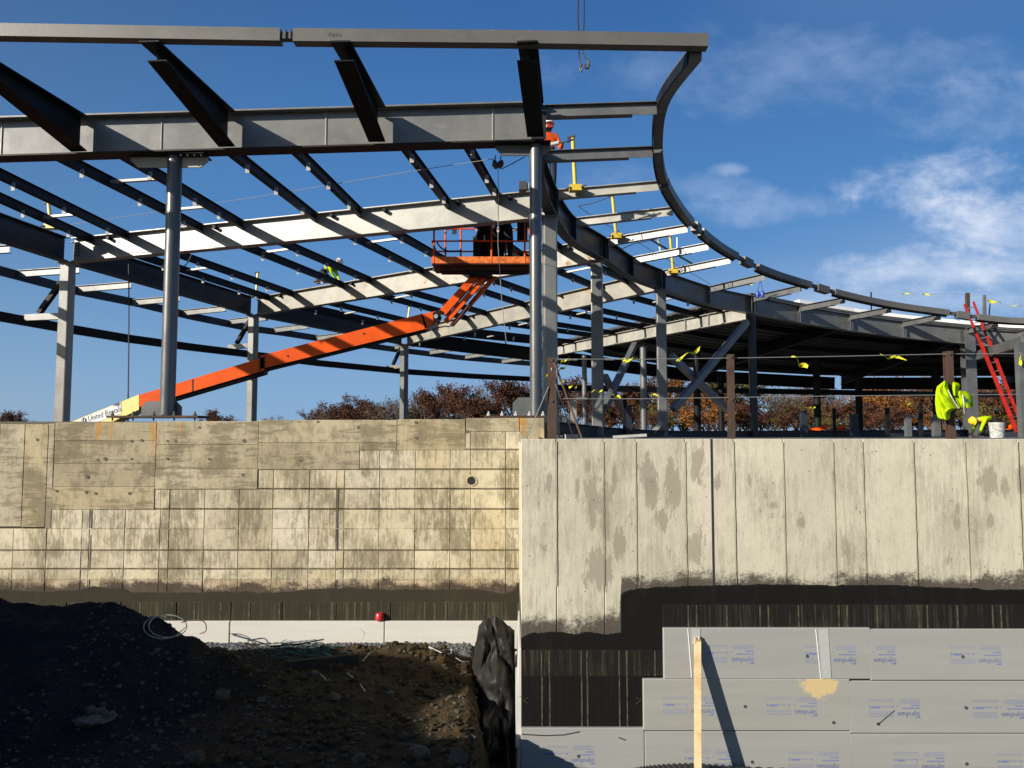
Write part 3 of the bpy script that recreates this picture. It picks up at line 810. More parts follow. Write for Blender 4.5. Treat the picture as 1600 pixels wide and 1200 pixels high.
# foam on the end face of the near wall, seen edge on
for i, (x0, z0, z1, lean) in enumerate(((.10, -3.0, -2.45, .06), (.035, -3.58, -3.01, 0.0), (.03, -4.15, -3.59, -.03))):
    mb = MB().prism([(X0R - .012 - (.055 if i else .03) - lean * 0, YR - .03, CZ + z0), (X0R - .004 - (0.0 if i else 0), YR - .03, CZ + z0), (X0R - .004, YR - .03, CZ + z1), (X0R - .012 - (.055 if i == 1 else .03 if i == 2 else .012), YR - .03, CZ + z1)], V((0, 1.9, 0)))
    mb.build('edge_board', M['foam_sunlit'], rw)
# ---------------------------------------------------------------- steel frame
# plan of the building: concentric arcs about CC (fitted to the photograph); spokes every SP degrees
CC = V((15.212, 13.218, 0)); RG, RF, RO = 14.675, 12.47, 27.515
TH0, SP = 3.199, -.142
def th(i): return TH0 + SP * i
def ringY(i, r): return CC.y + r * math.sin(th(i))
def ringpt(px, py, r):
    """far crossing of the sight line through px with the circle of radius r"""
    k = (px - 800) / FPX * (1 / math.cos(TILT)) * .9995
    a = 1 + k * k; b = -2 * (CC.x * k + CC.y); c = CC.x ** 2 + CC.y ** 2 - r * r
    Y = (-b + math.sqrt(max(0, b * b - 4 * a * c))) / (2 * a)
    return at(px, py, Y)
TPX = [(841, 165), (841, 236), (863, 297), (893, 341), (943, 373), (984, 402), (1032, 423), (1105, 448), (1173, 463), (1247, 478), (1326, 491), (1409, 502), (1511, 512), (1589, 518)]
TG = [at(x, y, ringY(i, RG)) for i, (x, y) in enumerate(TPX)]
for i in (14, 15, 16):
    TG.append(V((CC.x + RG * math.cos(th(i)), ringY(i, RG), TG[13].z - .14 * (i - 13))))
OPX = {0: (-450, 172), 2: (108, 374), 4: (397, 466), 6: (632, 517), 8: (868, 548)}
OG = {i: at(x, y, ringY(i, RO)) for i, (x, y) in OPX.items()}
for i in (10, 12, 14, 16):
    OG[i] = V((CC.x + RO * math.cos(th(i)), ringY(i, RO), OG[8].z - {10: .72, 12: 1.08, 14: 1.2, 16: 1.3}[i]))

def ibeam(name, pts, h, bf, tw, tf, mat, label, cat='steel beam', group=None, root=None, stiff=(), bot_trim=0., lip=True):
    """pts run along the top surface of the top flange"""
    t = thing(name, root or pts[0], label, cat, group)
    MB().rect(pts, -tw / 2, tw / 2, -h + tf, -tf).build('web', mat, t)
    MB().rect(pts, -bf / 2, bf / 2, -tf, 0).build('top_flange', mat, t)
    bp = [V(p) for p in pts]
    if bot_trim:
        bp[-1] = bp[0] + (bp[-1] - bp[0]) * (1 - bot_trim)
    MB().rect(bp, -bf / 2, bf / 2, -h, -h + tf).build('bottom_flange', mat, t)
    for s in stiff:
        p = pts[0] + (pts[-1] - pts[0]) * s; d = (pts[-1] - pts[0]).normalized() * .008
        MB().rect([p - d, p + d], -bf / 2 + .02, bf / 2 - .02, -h + tf, -tf).build('stiffener', mat, t)
    return t
ordn = ['first', 'second', 'third', 'fourth', 'fifth', 'sixth', 'seventh', 'eighth', 'ninth', 'tenth', 'eleventh', 'twelfth', 'thirteenth']

# --- front beam over the left wall
YB = 12.33
b1a, b1b = at(-450, 200, YB - .1), at(848, 163, YB + .02)
bm1 = ibeam('front_beam', [b1a, b1b], .665, .30, .016, .026, M['steel_front'], 'deep grey front roof beam carried by the two round columns over the left wall')
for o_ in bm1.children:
    if o_.name.startswith('bottom_flange'): o_.data.materials[0] = M['flange_brown_shade']
def on_b1(px):
    k = (px + 450) / (848 + 450); return b1a + (b1b - b1a) * k
for px in (1, 250, 507, 769):
    p = on_b1(px); MB().box((p.x - .007, p.y - .022, p.z - .638), (p.x + .007, p.y - .008, p.z - .027)).build('splice_weld', M['galv' if px in (507, 769) else 'steel_sunlit'], bm1)
# --- radial beams
RB = {}
mats_ = {2: 'steel_sunlit', 4: 'steel_rusty', 6: 'steel_rusty'}
labs = {2: 'brightly sunlit pale roof beam, second behind the front beam, with pipe stubs near its top', 4: 'rust streaked roof beam just below the crouching worker, behind the lift basket', 6: 'rusty ended roof beam passing behind the knee of the orange lift boom'}
for k in (2, 4, 6):
    a, b = OG[k], TG[k]; d = (b - a).normalized()
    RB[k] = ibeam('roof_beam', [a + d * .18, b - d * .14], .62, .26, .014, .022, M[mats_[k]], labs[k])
    for j, q in enumerate((.10, .20, .34, .43, .585, .69, .83, .925)):
        if j in (1, 3) : continue
        p = a + (b - a) * q - V((0, 0, .10)); nrm = d.cross(V((0, 0, 1)))
        MB().tube([p, p + nrm * .13], .045, 10).build('pipe_stub', M['steel_shade'], RB[k], True)
a8, b8 = at(868, 541, ringY(8, RO)), at(1170, 478, ringY(8, RG))
RB[8] = ibeam('roof_beam', [a8, b8 - (b8 - a8).normalized() * .15], .47, .24, .014, .02, M['steel_sunlit'], 'grey roof beam along the edge of the finished deck, with decking ribs on top', stiff=(.63, .76, .86))
mb = MB()
for i in range(46):
    q = i / 46; p = a8 + (b8 - a8) * q; d = (b8 - a8).normalized()
    mb.rect([p + d * .02 + V((0, 0, .001)), p + d * .13 + V((0, 0, .001))], -.13, .05, 0, .075)
mb.build('decking_rib', M['steel_shade'], RB[8])

# --- ring girders: inner, by bays
gird_lab = {0: 'dark curved girder bay rising beside the right round column, behind the orange jacketed worker', 2: 'dark curved girder bay between the first and second square columns', 4: 'dark curved girder bay between the second and third square columns', 6: 'dark curved girder bay ending on the slim round column at the deck corner', 8: 'long curved girder with outrigger shadows, under the white roof edge', 12: 'short curved girder bay behind the red ladder', 14: 'curved girder bay running out past the right edge'}
spl = catmull(TG, 6)
for a, b in ((0, 2), (2, 4), (4, 6), (6, 8), (8, 12), (12, 14), (14, 16)):
    pts = spl[a * 6:b * 6 + 1]
    g0 = ibeam('curved_girder', pts, .615, .25, .014, .022, M['steel_shade_blue' if a < 6 else 'steel'], gird_lab[a], root=pts[0])
    for k in range(a, b + 1):
        p = TG[k]; c = V((math.cos(th(k)), math.sin(th(k)), 0)); q = V((-c.y, c.x, 0))
        for s in ((-.07, .07) if k in (a, b) else (0,)):
            o = p + q * s * (1 if k != b else 1)
            if k == b and s > 0 or k == a and s < 0: continue
            MB().rect([o - q * .008, o + q * .008], -.122, .122, -.593, -.022).build('stiffener', M['steel' if a > 5 else 'steel_shade_blue'], g0)
def bolts(parent, pts, d, r=.022, L=.03, mat='bolt'):
    mb = MB()
    for p in pts: mb.tube([p, p + d * L], r, 6)
    o = mb.build('bolt_group', M[mat], parent); o['kind'] = 'stuff'
gs_ = [o for o in bpy.data.objects if o.name.startswith('curved_girder') and o.parent is None]
for g0, (a, b) in zip(gs_, ((0, 2), (2, 4), (4, 6), (6, 8), (8, 12), (12, 14))):
    for k, s in ((a, 1), (b, -1)):
        c = V((math.cos(th(k)), math.sin(th(k)), 0)); q = V((-c.y, c.x, 0)); q = q * (-s)
        base = TG[k] + q * .17 - c * .008
        bolts(g0, [base + q * dx - V((0, 0, .10 + .075 * i)) for dx in (0, .07) for i in range(6)], -c)
    if a == 8:
        for k in (9, 10, 11):
            c = V((math.cos(th(k)), math.sin(th(k)), 0)); q = V((-c.y, c.x, 0))
            MB().rect([TG[k] - c * .10 - q * .11, TG[k] - c * .10 + q * .11], -.004, .004, -.59, -.25).build('splice_plate', M['steel'], g0)
for k in (2, 4, 6):
    a, b = OG[k], TG[k]; d = (b - a).normalized(); n_ = d.cross(V((0, 0, 1)))
    for p0, s in ((a, 1), (b, -1)): bolts(RB[k], [p0 + d * s * (.24 + dx) - V((0, 0, .12 + .08 * i)) + n_ * .007 for dx in (0, .08) for i in range(5)], n_)
# --- ring girders: outer, straight bays
og_lab = {0: 'dark deep edge girder coming in at the left edge to the first left column', 2: 'dark edge girder between the first and second left columns', 4: 'dark edge girder between the second and third left columns, above the lift boom', 6: 'dark edge girder beyond the third left column', 8: 'dark far edge girder under the deck, first bay', 10: 'dark far edge girder under the deck, middle bay', 12: 'dark far edge girder under the deck, right hand bay', 14: 'dark far edge girder under the deck, last bay'}
for k in range(0, 16, 2):
    a, b = OG[k], OG[k + 2]; d = (b - a).normalized()
    ibeam('edge_girder', [a + d * .16, b - d * .16], .615, .26, .014, .024, M['steel_shade_blue'] if k < 6 else M['steel_shade'], og_lab[k])

# --- columns
def box_col(name, px, top, z0, w, ang, mat, label, grp=None):
    t = thing(name, (top.x, top.y, z0), label, 'steel column', grp)
    c, s = math.cos(ang), math.sin(ang); h = w / 2; r = w * .1
    prof = []
    for (sx, sy) in ((1, 1), (-1, 1), (-1, -1), (1, -1)):
        for (ex, ey) in (((h, h - r), (h - r * .3, h - r * .3), (h - r, h)) if sx * sy > 0 else ((h - r, h), (h - r * .3, h - r * .3), (h, h - r))):
            prof.append((ex * sx, ey * sy))
    mb = MB(); k = len(prof)
    vv = [V((top.x + x * c - y * s, top.y + x * s + y * c, z)) for z in (z0, top.z) for x, y in prof]
    mb.add(vv, [(i, (i + 1) % k, k + (i + 1) % k, k + i) for i in range(k)] + [tuple(range(k - 1, -1, -1)), tuple(range(k, 2 * k))])
    mb.build('shaft', mat, t)
    mb = MB().box((top.x - w * .75, top.y - w * .75, top.z - .002), (top.x + w * .75, top.y + w * .75, top.z + .018))
    mb.build('cap_plate', mat, t)
    MB().box((top.x - w * .85, top.y - w * .85, z0 - .02), (top.x + w * .85, top.y + w * .85, z0 - .001)).build('base_plate', mat, t)
    return t
for k, lab in ((2, 'square column at the far left, first of the left row'), (4, 'square column crossed by the orange boom, second of the left row'), (6, 'square column under the rusty beam end, third of the left row')):
    t_ = OG[k] - V((0, 0, .635))
    c_ = box_col('square_column', 0, t_, ZP + .02, .27, th(k) + .12, M['steel_front' if k == 2 else 'steel'], lab, 'left row of square columns')
    # girt bracket and strut on the outside of the column
    r_ = V((math.cos(th(k)), math.sin(th(k)), 0))
    mat = M['steel_front']; zb = {2: at(95, 489, t_.y).z, 4: at(385, 536, t_.y).z, 6: at(624, 569, t_.y).z}[k]
    p = V((t_.x, t_.y, zb));     mb = MB(); mb.rect([p + r_ * .15, p + r_ * 1.22], -.06, .06, -.16, 0)
    mb.build('bracket', mat, c_)
    MB().rect([p + r_ * .82 + V((0, 0, .03)), p + r_ * .16 + V((0, 0, .82))], -.06, .06, -.06, .06).build('strut', M['steel_shade'], c_)
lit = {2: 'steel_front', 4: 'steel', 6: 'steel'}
for k, lab in ((2, 'pale sided square column just right of the tall round column'), (4, 'second square column of the curved row'), (6, 'third square column of the curved row, beside the cross brace')):
    t_ = TG[k] - V((0, 0, .635)); t_ = V((t_.x, t_.y, t_.z))
    pxk = {2: 859, 4: 933, 6: 1033}[k]; q = at(pxk, 500, t_.y); t_.x = q.x
    box_col('square_column', 0, t_, CZ + .02, .30, {2: .1, 4: -.2, 6: -.1}[k], M[lit[k]], lab, 'curved row of square columns')
t_ = TG[8] - V((0, 0, .635))
def round_col(px, Y, ytop, z0, r, mat, label, grp=None, seg=20):
    p = at(px, ytop, Y); t = thing('round_column', (p.x, Y, z0), label, 'steel column', grp)
    MB().lathe((p.x, Y, 0), [(r, z0), (r, p.z)], seg).build('shaft', mat, t, True)
    MB().box((p.x - r * 1.5, Y - r * 1.5, z0 - .02), (p.x + r * 1.5, Y + r * 1.5, z0 - .001)).build('base_plate', mat, t)
    return t
c_ = round_col(1174.5, t_.y, 493, CZ + .02, .135, M['steel_shade_blue'], 'slim round column under the corner of the finished deck')
for (px, Y, yt, r, lab) in ((913, 31, 556, .10, 'slim round column seen through the frame just left of the second square column'), (1005, 27.5, 541, .12, 'slim round column with a bright sunlit streak between two square columns'), (1088, 31, 548, .14, 'dark column behind the cross brace'), (1275, 33, 560, .15, 'dark column under the deck with a pale lower end'), (1341, 36, 588, .16, 'dark column near the middle of the deck underside'), (1126, 36, 588, .14, 'dark far column just left of the rusty post'), (1462, 35, 570, .18, 'dark far column under the deck behind the hanging jacket')):
    round_col(px, Y, yt, CZ + .0, r, M['steel'] if px < 1050 else M['steel_shade'], lab)
# right hand wide flange column, splayed with a foot
pE = TG[12] - V((0, 0, .62)); t = thing('flanged_column', (pE.x, pE.y, CZ), 'grey wide flange column behind the hanging yellow jacket', 'steel column')
a, b = V((pE.x, pE.y, CZ + .02)), V((pE.x, pE.y, pE.z + .5))
for (x0, x1, y0, y1) in ((-.19, .19, -.17, -.15), (-.19, .19, .15, .17), (-.008, .008, -.15, .15)):
    MB().box((a.x + x0, a.y + y0, a.z), (a.x + x1, a.y + y1, b.z if y0 < 0 else pE.z)).build('flange' if abs(x0) > .1 else 'web', M['steel'], t)
MB().box((a.x - .3, a.y - .25, CZ - .02), (a.x + .3, a.y + .25, CZ + .018)).build('base_plate', M['steel'], t)
# two big round columns on the left wall
for (px, lab, x0, x1) in ((261.5, 'tall round column with a bright left edge standing on the left wall', 175, 316), (837.5, 'tall round column on the end of the left wall, half hiding the lift basket', 757, 855)):
    zb = at(px, 652, 12.36).z
    p = at(px, 640, 12.36); tb = on_b1(px).z - .667
    t = thing('round_column', (p.x, 12.36, zb), lab, 'steel column', 'tall round columns on the left wall')
    rc = .115 if px < 500 else .098
    MB().lathe((p.x, 12.36, 0), [(rc, zb + .02), (rc, tb)], 32).build('shaft', M['steel_round'], t, True)
    a, b = at(x0, 652, 12.3), at(x1, 652, 12.3)
    MB().box((a.x, 12.12, zb - .012), (b.x, 12.62, zb + .022)).build('base_plate', M['rust'], t)
    n_ = 5
    for i in range(n_):
        x = a.x + .07 + (b.x - a.x - .14) * i / (n_ - 1)
        MB().tube([(x, 12.18, zb - .06), (x, 12.18, zb + .09)], .014, 6).build('anchor_bolt', M['bolt' if px < 500 else 'galv'], t)
        MB().lathe((x, 12.18, zb + .022), [(.03, 0), (.03, .03)], 6).build('nut', M['bolt' if px < 500 else 'galv'], t)
    # gusset plates at the foot, chamfered
    for (ga, gb) in (((222, 627), (284, 652)),) if px < 500 else (((801, 621), (856, 650)),):
        A, B = at(*ga, 12.44), at(*gb, 12.44); ch = .09
        MB().prism([(A.x, 12.42, B.z), (B.x, 12.42, B.z), (B.x, 12.42, A.z - ch), (B.x - ch, 12.42, A.z), (A.x + ch, 12.42, A.z), (A.x, 12.42, A.z - ch)], V((0, .025, 0))).build('gusset_plate', M['steel'], t)
    # cap plates under the beam
    g0, g1 = ((205, 236), (325, 256)) if px < 500 else ((774, 229), (860, 243))
    A, B = at(*g0, 12.38), at(*g1, 12.38); ch = .12
    A.z = tb + .0; B.z = tb - .19
    MB().prism([(A.x + ch, 12.36, B.z), (B.x - ch, 12.36, B.z), (B.x, 12.36, B.z + ch * .8), (B.x, 12.36, A.z), (A.x, 12.36, A.z), (A.x, 12.36, B.z + ch)], V((0, .03, 0))).build('cap_gusset', M['steel_sunlit' if px < 500 else 'steel'], t)
    MB().box((A.x, 12.18, tb - .018), (B.x, 12.54, tb)).build('cap_plate', M['steel_shade'], t)
    for i in range(4):
        x = p.x + .16 + i * .11
        if px < 500: MB().lathe((x, 12.22, tb - .05), [(.018, 0), (.018, .035)], 6).build('cap_bolt', M['bolt'], t)

# --- outriggers under the front fascia: tapered arms cantilevered towards the camera
YF = 9.85
fz = at(500, 70, YF).z
for i, (px, pn) in enumerate(((-135, -345), (128, -50), (357, 246), (590, 538), (836, 823.5))):
    bx = on_b1(px); xn = at(pn, 90, 9.98).x; bt = bx.z - .03
    lab = ['tapered eave arm beyond the left edge', 'tapered dark eave arm at the far left under the front fascia', 'tapered dark eave arm left of the first tall round column top', 'tapered dark eave arm in the middle of the front beam', 'tapered dark eave arm directly over the right tall round column'][i]
    t = thing('eave_arm', (bx.x, YB - .15, bt), lab, 'steel arm', 'eave arms under the front fascia')
    W = .135
    P0 = V((bx.x, YB - .16, bt)); P1 = V((xn, YF + .10, fz - .003)); zb0 = bx.z - .60; zb1 = fz - .14; yb1 = 9.98
    B1 = V((xn, yb1, zb1)); B0 = V((bx.x, YB - .16, zb0))
    P1b = V((xn, YF - .12, fz - .003))
    MB().rect([P0, P1b], -W, W, -.02, 0).build('top_flange', M['steel_shade'], t)
    MB().rect([B0, B1], -W, W, -.02, 0).build('bottom_flange', M['steel_shade'], t)
    MB().prism([P0 + V((-.008, 0, -.02)), P1 + V((-.008, 0, -.02)), B1 + V((-.008, 0, .001)), B0 + V((-.008, 0, .001))], V((.016, 0, 0))).build('web', M['steel_shade'], t)
# --- front fascia: two box sections with a splice
fa = [at(-330, 38, YF), at(0, 40, YF), at(440, 47.5, YF), at(460, 48, YF), at(800, 51, YF), at(1105, 56, YF)]
for (i0, i1, lab) in ((0, 2, 'front fascia box beam at the upper left, left of the splice'), (3, 5, 'long front fascia box beam right of the splice, ending in the air at the roof corner')):
    t = thing('fascia_beam', fa[i0], lab, 'fascia beam')
    pts = fa[i0:i1 + 1]
    pts = [V((p.x, YF, p.z)) for p in pts]
    MB().rect(pts, -.09, .07, -.175, 0).build('box_section', M['fascia'], t)
    if i0 == 0:
        p = V((at(443, 47, YF).x, YF, at(443, 47, YF).z))
        MB().box((p.x - .02, YF - .05, p.z - .14), (p.x + .17, YF + .05, p.z - .05)).build('splice_plate', M['bolt'], t)
        for dx in (.04, .11): MB().lathe((p.x + dx, YF - .055, p.z - .15), [(.018, 0), (.018, .12)], 6).build('splice_bolt', M['bolt'], t)
    else:
        tm = text_mb('Opins', .075, (1, 0, -.01), (0, 0, 1), at(508, 54, YF - .0915))
        tm.build('chalk_lettering', M['bolt'], t, fixn=False)

# --- curved fascia and its outriggers
FPXL = [(1086, 92), (1036, 163), (1028, 232), (1036, 285), (1058, 325), (1080, 352), (1112, 380), (1146, 402), (1200, 428), (1256, 446), (1324, 465), (1396, 480), (1473, 491), (1562, 503)]
FY = [10.0] + [ringY(i, RF) for i in range(13)]
FY[1] = 12.2
F3 = [at(x, y, Y) for (x, y), Y in zip(FPXL, FY)]
for i in (13, 14, 15):
    F3.append(V((CC.x + RF * math.cos(th(i)), ringY(i, RF), F3[13].z - .10 * (i - 12))))
fs_ = catmull(F3, 8)
def fidx(a): return int(round(a * 8))
segs = [(0, 2.0, 'dark curved fascia section curling down from the roof corner'), (2.08, 3.05, 'dark curved fascia section at the leftmost bulge of the curve'), (3.2, 5.0, 'curved fascia section left of the first boxed splice'), (5.5, 7.1, 'curved fascia section between the second and third boxed splices'), (7.7, 9.15, 'curved fascia section above the blue jugs'), (9.7, 12.1, 'long curved fascia section over the white roof edge'), (12.6, 15.9, 'curved fascia section passing in front of the red ladder')]
def samp(a):
    a = max(0, min(len(F3) - 1.001, a)) * 8; i = int(a); f = a - i
    return fs_[i] + (fs_[i + 1] - fs_[i]) * f
for (a, b, lab) in segs:
    n_ = max(3, int((b - a) * 7)); pts = [samp(a + (b - a) * i / n_) for i in range(n_ + 1)]
    t = thing('curved_fascia', pts[0], lab, 'fascia beam')
    MB().rect(pts, -.08, .09, -.02, .165).build('box_section', M['fascia'], t)
    MB().rect(pts[:1] + pts[1:] if len(pts) < 3 else pts, -.11, -.085, -.06, .10).build('backing_angle', M['steel_shade'], t)
for k, (a, b) in enumerate(((5.16, 5.36), (7.28, 7.52), (9.3, 9.55), (12.24, 12.45), (3.08, 3.17))):
    pts = [samp(a), samp((a + b) / 2), samp(b)]
    lab = ['small boxed splice piece on the curved fascia above the tallest yellow post', 'small boxed splice piece on the curved fascia, second of three in a row', 'small boxed splice piece on the curved fascia, nearest the blue jugs', 'small boxed splice piece on the curved fascia left of the ladder', 'dark splice clip at the bend of the curved fascia'][k]
    t = thing('fascia_splice', pts[0], lab, 'splice piece')
    MB().rect(pts, -.10, .10, -.06, .17).build('splice_box', M['fascia'], t)
    d = (pts[2] - pts[0]).normalized() * .22
    MB().rect([pts[0] - d, pts[0] - d * .02], -.05, .05, .02, .12).build('splice_plate', M['bolt'], t)
    MB().rect([pts[2] + d * .02, pts[2] + d], -.05, .05, .02, .12).build('splice_plate', M['bolt'], t)
for i in range(15):
    a = TG[i]; b = F3[min(i + 1, len(F3) - 1)]
    d = (b - a).normalized(); a2 = a + d * .13 + V((0, 0, -.01)); b2 = b - d * .10 + V((0, 0, .03))
    lab = 'short roof outrigger, %s from the front along the curve' % (ordn[i] if i < 13 else ['fourteenth', 'fifteenth'][i - 13])
    ibeam('outrigger', [a2, b2], .21, .15, .01, .012, M['steel_sunlit'] if 2 <= i <= 5 else M['steel'], lab, 'steel arm', 'outriggers along the curved roof edge', bot_trim=.22)
# --- outer fascia, girt and outer outriggers
of = [(-260, 330), (-120, 385), (0, 416), (95, 442), (115, 447), (220, 469), (300, 489), (395, 509), (440, 515), (540, 531), (640, 545), (720, 555), (800, 562), (870, 568)]
pts = [ringpt(x, y, 29.7) for x, y in of]
t = thing('edge_fascia', pts[2], 'dark outer fascia line behind the left columns', 'fascia beam')
MB().rect(pts, -.06, .06, -.24, 0).build('box_section', M['steel_shade_blue'], t)
gt = [(-260, 440), (-100, 468), (0, 487), (95, 505), (200, 523), (300, 537), (395, 549), (500, 563), (640, 577), (740, 584), (840, 589)]
pts = [ringpt(x, y, 28.7) for x, y in gt]
t = thing('wall_girt', pts[2], 'long dark curved girt below the roof, passing behind the left columns', 'girt')
MB().rect(pts, -.07, .07, -.24, 0).build('box_section', M['steel_shade'], t)
for j, (px, py) in enumerate(((-95, 395), (30, 428), (122, 452), (207, 473), (286, 489), (359, 503), (428, 516), (492, 529), (556, 536), (616, 543), (671, 551), (727, 558), (784, 565))):
    p = ringpt(px, py, 29.62); r_ = (p - V((CC.x, CC.y, p.z))).normalized()
    lab = 'short sunlit arm carrying the outer fascia, %s from the left' % ordn[j]
    ibeam('outer_arm', [p - r_ * 2.0 + V((0, 0, .10)), p + V((0, 0, .10))], .19, .11, .01, .012, M['steel_front'], lab, 'steel arm', 'arms carrying the outer fascia')

# --- purlins in pairs between the radial beams
TT = [.059, .142, .31, .397, .551, .641, .811, .904]
B1X = [-229, -143, 5, 115, 301, 412, 597, 704]
bays = {0: 'first bay behind the front beam', 2: 'second bay, beyond the bright pale beam', 4: 'third bay, beyond the rust streaked beam', 6: 'far bay next to the deck'}
def top_on(k, j):
    if k == 0: return on_b1(B1X[j]) + V((0, .16, -.03))
    if k == 8: return a8 + (b8 - a8) * TT[j] + V((0, 0, .10))
    return OG[k] + (TG[k] - OG[k]) * TT[j] + V((0, 0, .012))
prng = random.Random(5)
for k in (0, 2, 4, 6):
    prev = None
    for j in range(8):
        a, b = top_on(k, j), top_on(k + 2, j)
        lab = 'dark roof purlin in the %s, %s from the left' % (bays[k], ordn[j])
        t = thing('roof_purlin', a, lab, 'purlin', 'roof purlins in pairs')
        d = (b - a).normalized(); aa = a + d * (.02 if k == 0 else .0); bb = b - d * .01
        MB().rect([aa, bb], -.006, .006, -.19, -.01).build('web', M['steel_shade'], t)
        MB().rect([aa, bb], -.055, .055, -.01, 0).build('top_flange', M['steel_shade'], t)
        MB().rect([aa, bb], -.055, .055, -.20, -.19).build('bottom_flange', M['steel_shade'], t)
        for q in (.30, .36 + .2, .80)[: 3 if k < 4 else 2]:
            q += prng.uniform(-.04, .04)
            p = aa + (bb - aa) * q + V((0, 0, -.19))
            MB().box((p.x + .045, p.y - .01, p.z - .15), (p.x + .12, p.y + .0, p.z + .01)).build('clip_plate', M['galv'], t)
            MB().box((p.x + .07, p.y - .016, p.z - .06), (p.x + .09, p.y - .0105, p.z - .04)).build('clip_bolt', M['bolt'], t)
        if j % 2:
            for q in ({1: (.70,), 3: (.42, .74), 5: (), 7: (.2,)}[j] if k == 0 else {1: (.45,), 3: (.35,), 5: (.40,), 7: (.5,)}[j]):
                p0 = prev[0] + (prev[1] - prev[0]) * q + V((0, 0, -.10)); p1 = aa + (bb - aa) * q + V((0, 0, -.10))
                MB().rect([p0, p1], -.04, .04, -.025, .025).build('bridging', M['steel_sunlit'], t)
        prev = (aa, bb)

# --- cross braces
def bar(name, p, q, w, mat, label, cat='steel brace', group=None, h=None):
    t = MB().rect([p, q], -w / 2, w / 2, -(h or w) / 2, (h or w) / 2).build(name, mat)
    return tag(t, label, cat, group)
bar('brace', at(1167, 503, 26.0), at(1052, 640, 24.0), .20, M['steel'], 'long diagonal brace leaning right up to the deck corner column')
bar('brace', at(1048, 556, 24.2), at(1142, 645, 26.2), .20, M['steel'], 'diagonal brace crossing down towards the rusty post')
bar('brace', at(992, 538, 23.6), at(944, 637, 20.9), .16, M['steel'], 'diagonal brace between the second and third square columns, leaning right')
bar('brace', at(945, 588, 21.3), at(974, 643, 23.2), .16, M['steel'], 'short diagonal brace crossing behind, leaning left')
bar('brace', at(1020, 676, 23.2), at(1033, 660, 23.2), .12, M['steel_sunlit'], 'short pale foot brace beside the third square column base')

# --- finished roof deck at the right (ring sector) with purlins under it
secs = []
NS = 15
for i in range(NS + 1):
    s = 8 + 8 * i / NS
    lo = int(s); f = s - lo
    gi = TG[min(lo, 16)] + (TG[min(lo + 1, 16)] - TG[min(lo, 16)]) * f
    ko = 8 + 2 * int((s - 8) / 2); fo = (s - ko) / 2
    if ko >= 16: ko, fo = 14, 1.
    go = OG[ko] + (OG[ko + 2] - OG[ko]) * fo
    if s <= 8.001: go = a8 + V((0, 0, .05)); 
    rr = (go - gi); rr.z = 0; rr.normalize()
    secs.append((gi + V((0, 0, .03)), go + V((0, 0, .08)), rr))
mb = MB(); vv = []
for gi, go, r_ in secs:
    vv += [gi - r_ * .02, go, go + V((0, 0, .09)), gi - r_ * .02 + V((0, 0, .09))]
n_ = len(secs)
mb.add(vv, [(i * 4 + j, i * 4 + (j + 1) % 4, (i + 1) * 4 + (j + 1) % 4, (i + 1) * 4 + j) for i in range(n_ - 1) for j in range(4)] + [(0, 1, 2, 3), tuple((n_ - 1) * 4 + j for j in (3, 2, 1, 0))])
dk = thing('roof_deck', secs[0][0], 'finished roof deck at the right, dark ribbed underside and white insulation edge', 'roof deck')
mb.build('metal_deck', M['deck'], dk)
mb = MB(); vv = []
secs2 = secs[2:]; n_ = len(secs2)
for gi, go, r_ in secs2:
    p = gi + r_ * .10; q = go
    vv += [p + V((0, 0, .091)), q + V((0, 0, .091)), q + V((0, 0, .24)), p + V((0, 0, .24))]
mb.add(vv, [(i * 4 + j, i * 4 + (j + 1) % 4, (i + 1) * 4 + (j + 1) % 4, (i + 1) * 4 + j) for i in range(n_ - 1) for j in range(4)] + [(0, 1, 2, 3), tuple((n_ - 1) * 4 + j for j in (3, 2, 1, 0))])
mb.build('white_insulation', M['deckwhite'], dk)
for r_i in range(26):        # ribs across the spokes
    q = (r_i + .5) / 26
    pts = [gi + (go - gi) * q + V((0, 0, -.0)) for gi, go, _ in secs]
    MB().rect(pts, -.05, .05, -.035, -.002).build('deck_rib', M['deck'], dk)
for k, i_ in ((10, 3.75), (12, 7.5), (14, 11.25)):
    i0 = int(i_); f = i_ - i0
    gi = secs[i0][0] + (secs[i0 + 1][0] - secs[i0][0]) * f; go = secs[i0][1] + (secs[i0 + 1][1] - secs[i0][1]) * f
    ibeam('under_deck_beam', [gi + V((0, .3, -.04)), go - V((0, .3, .04))], .45, .2, .012, .018, M['steel_shade'], 'dark beam under the finished deck, %s from the left' % ordn[(k - 10) // 2])
for q, lab in ((.22, 'nearest the curved girder'), (.42, 'second in from the curved girder'), (.62, 'third in from the curved girder'), (.82, 'closest to the far edge')):
    pts = [gi + (go - gi) * q + V((0, 0, -.05)) for gi, go, _ in secs]
    t = thing('deck_purlin', pts[0], 'dark purlin under the finished deck, ' + lab, 'purlin')
    MB().rect(pts, -.05, .05, -.20, 0).build('section', M['steel_shade'], t)

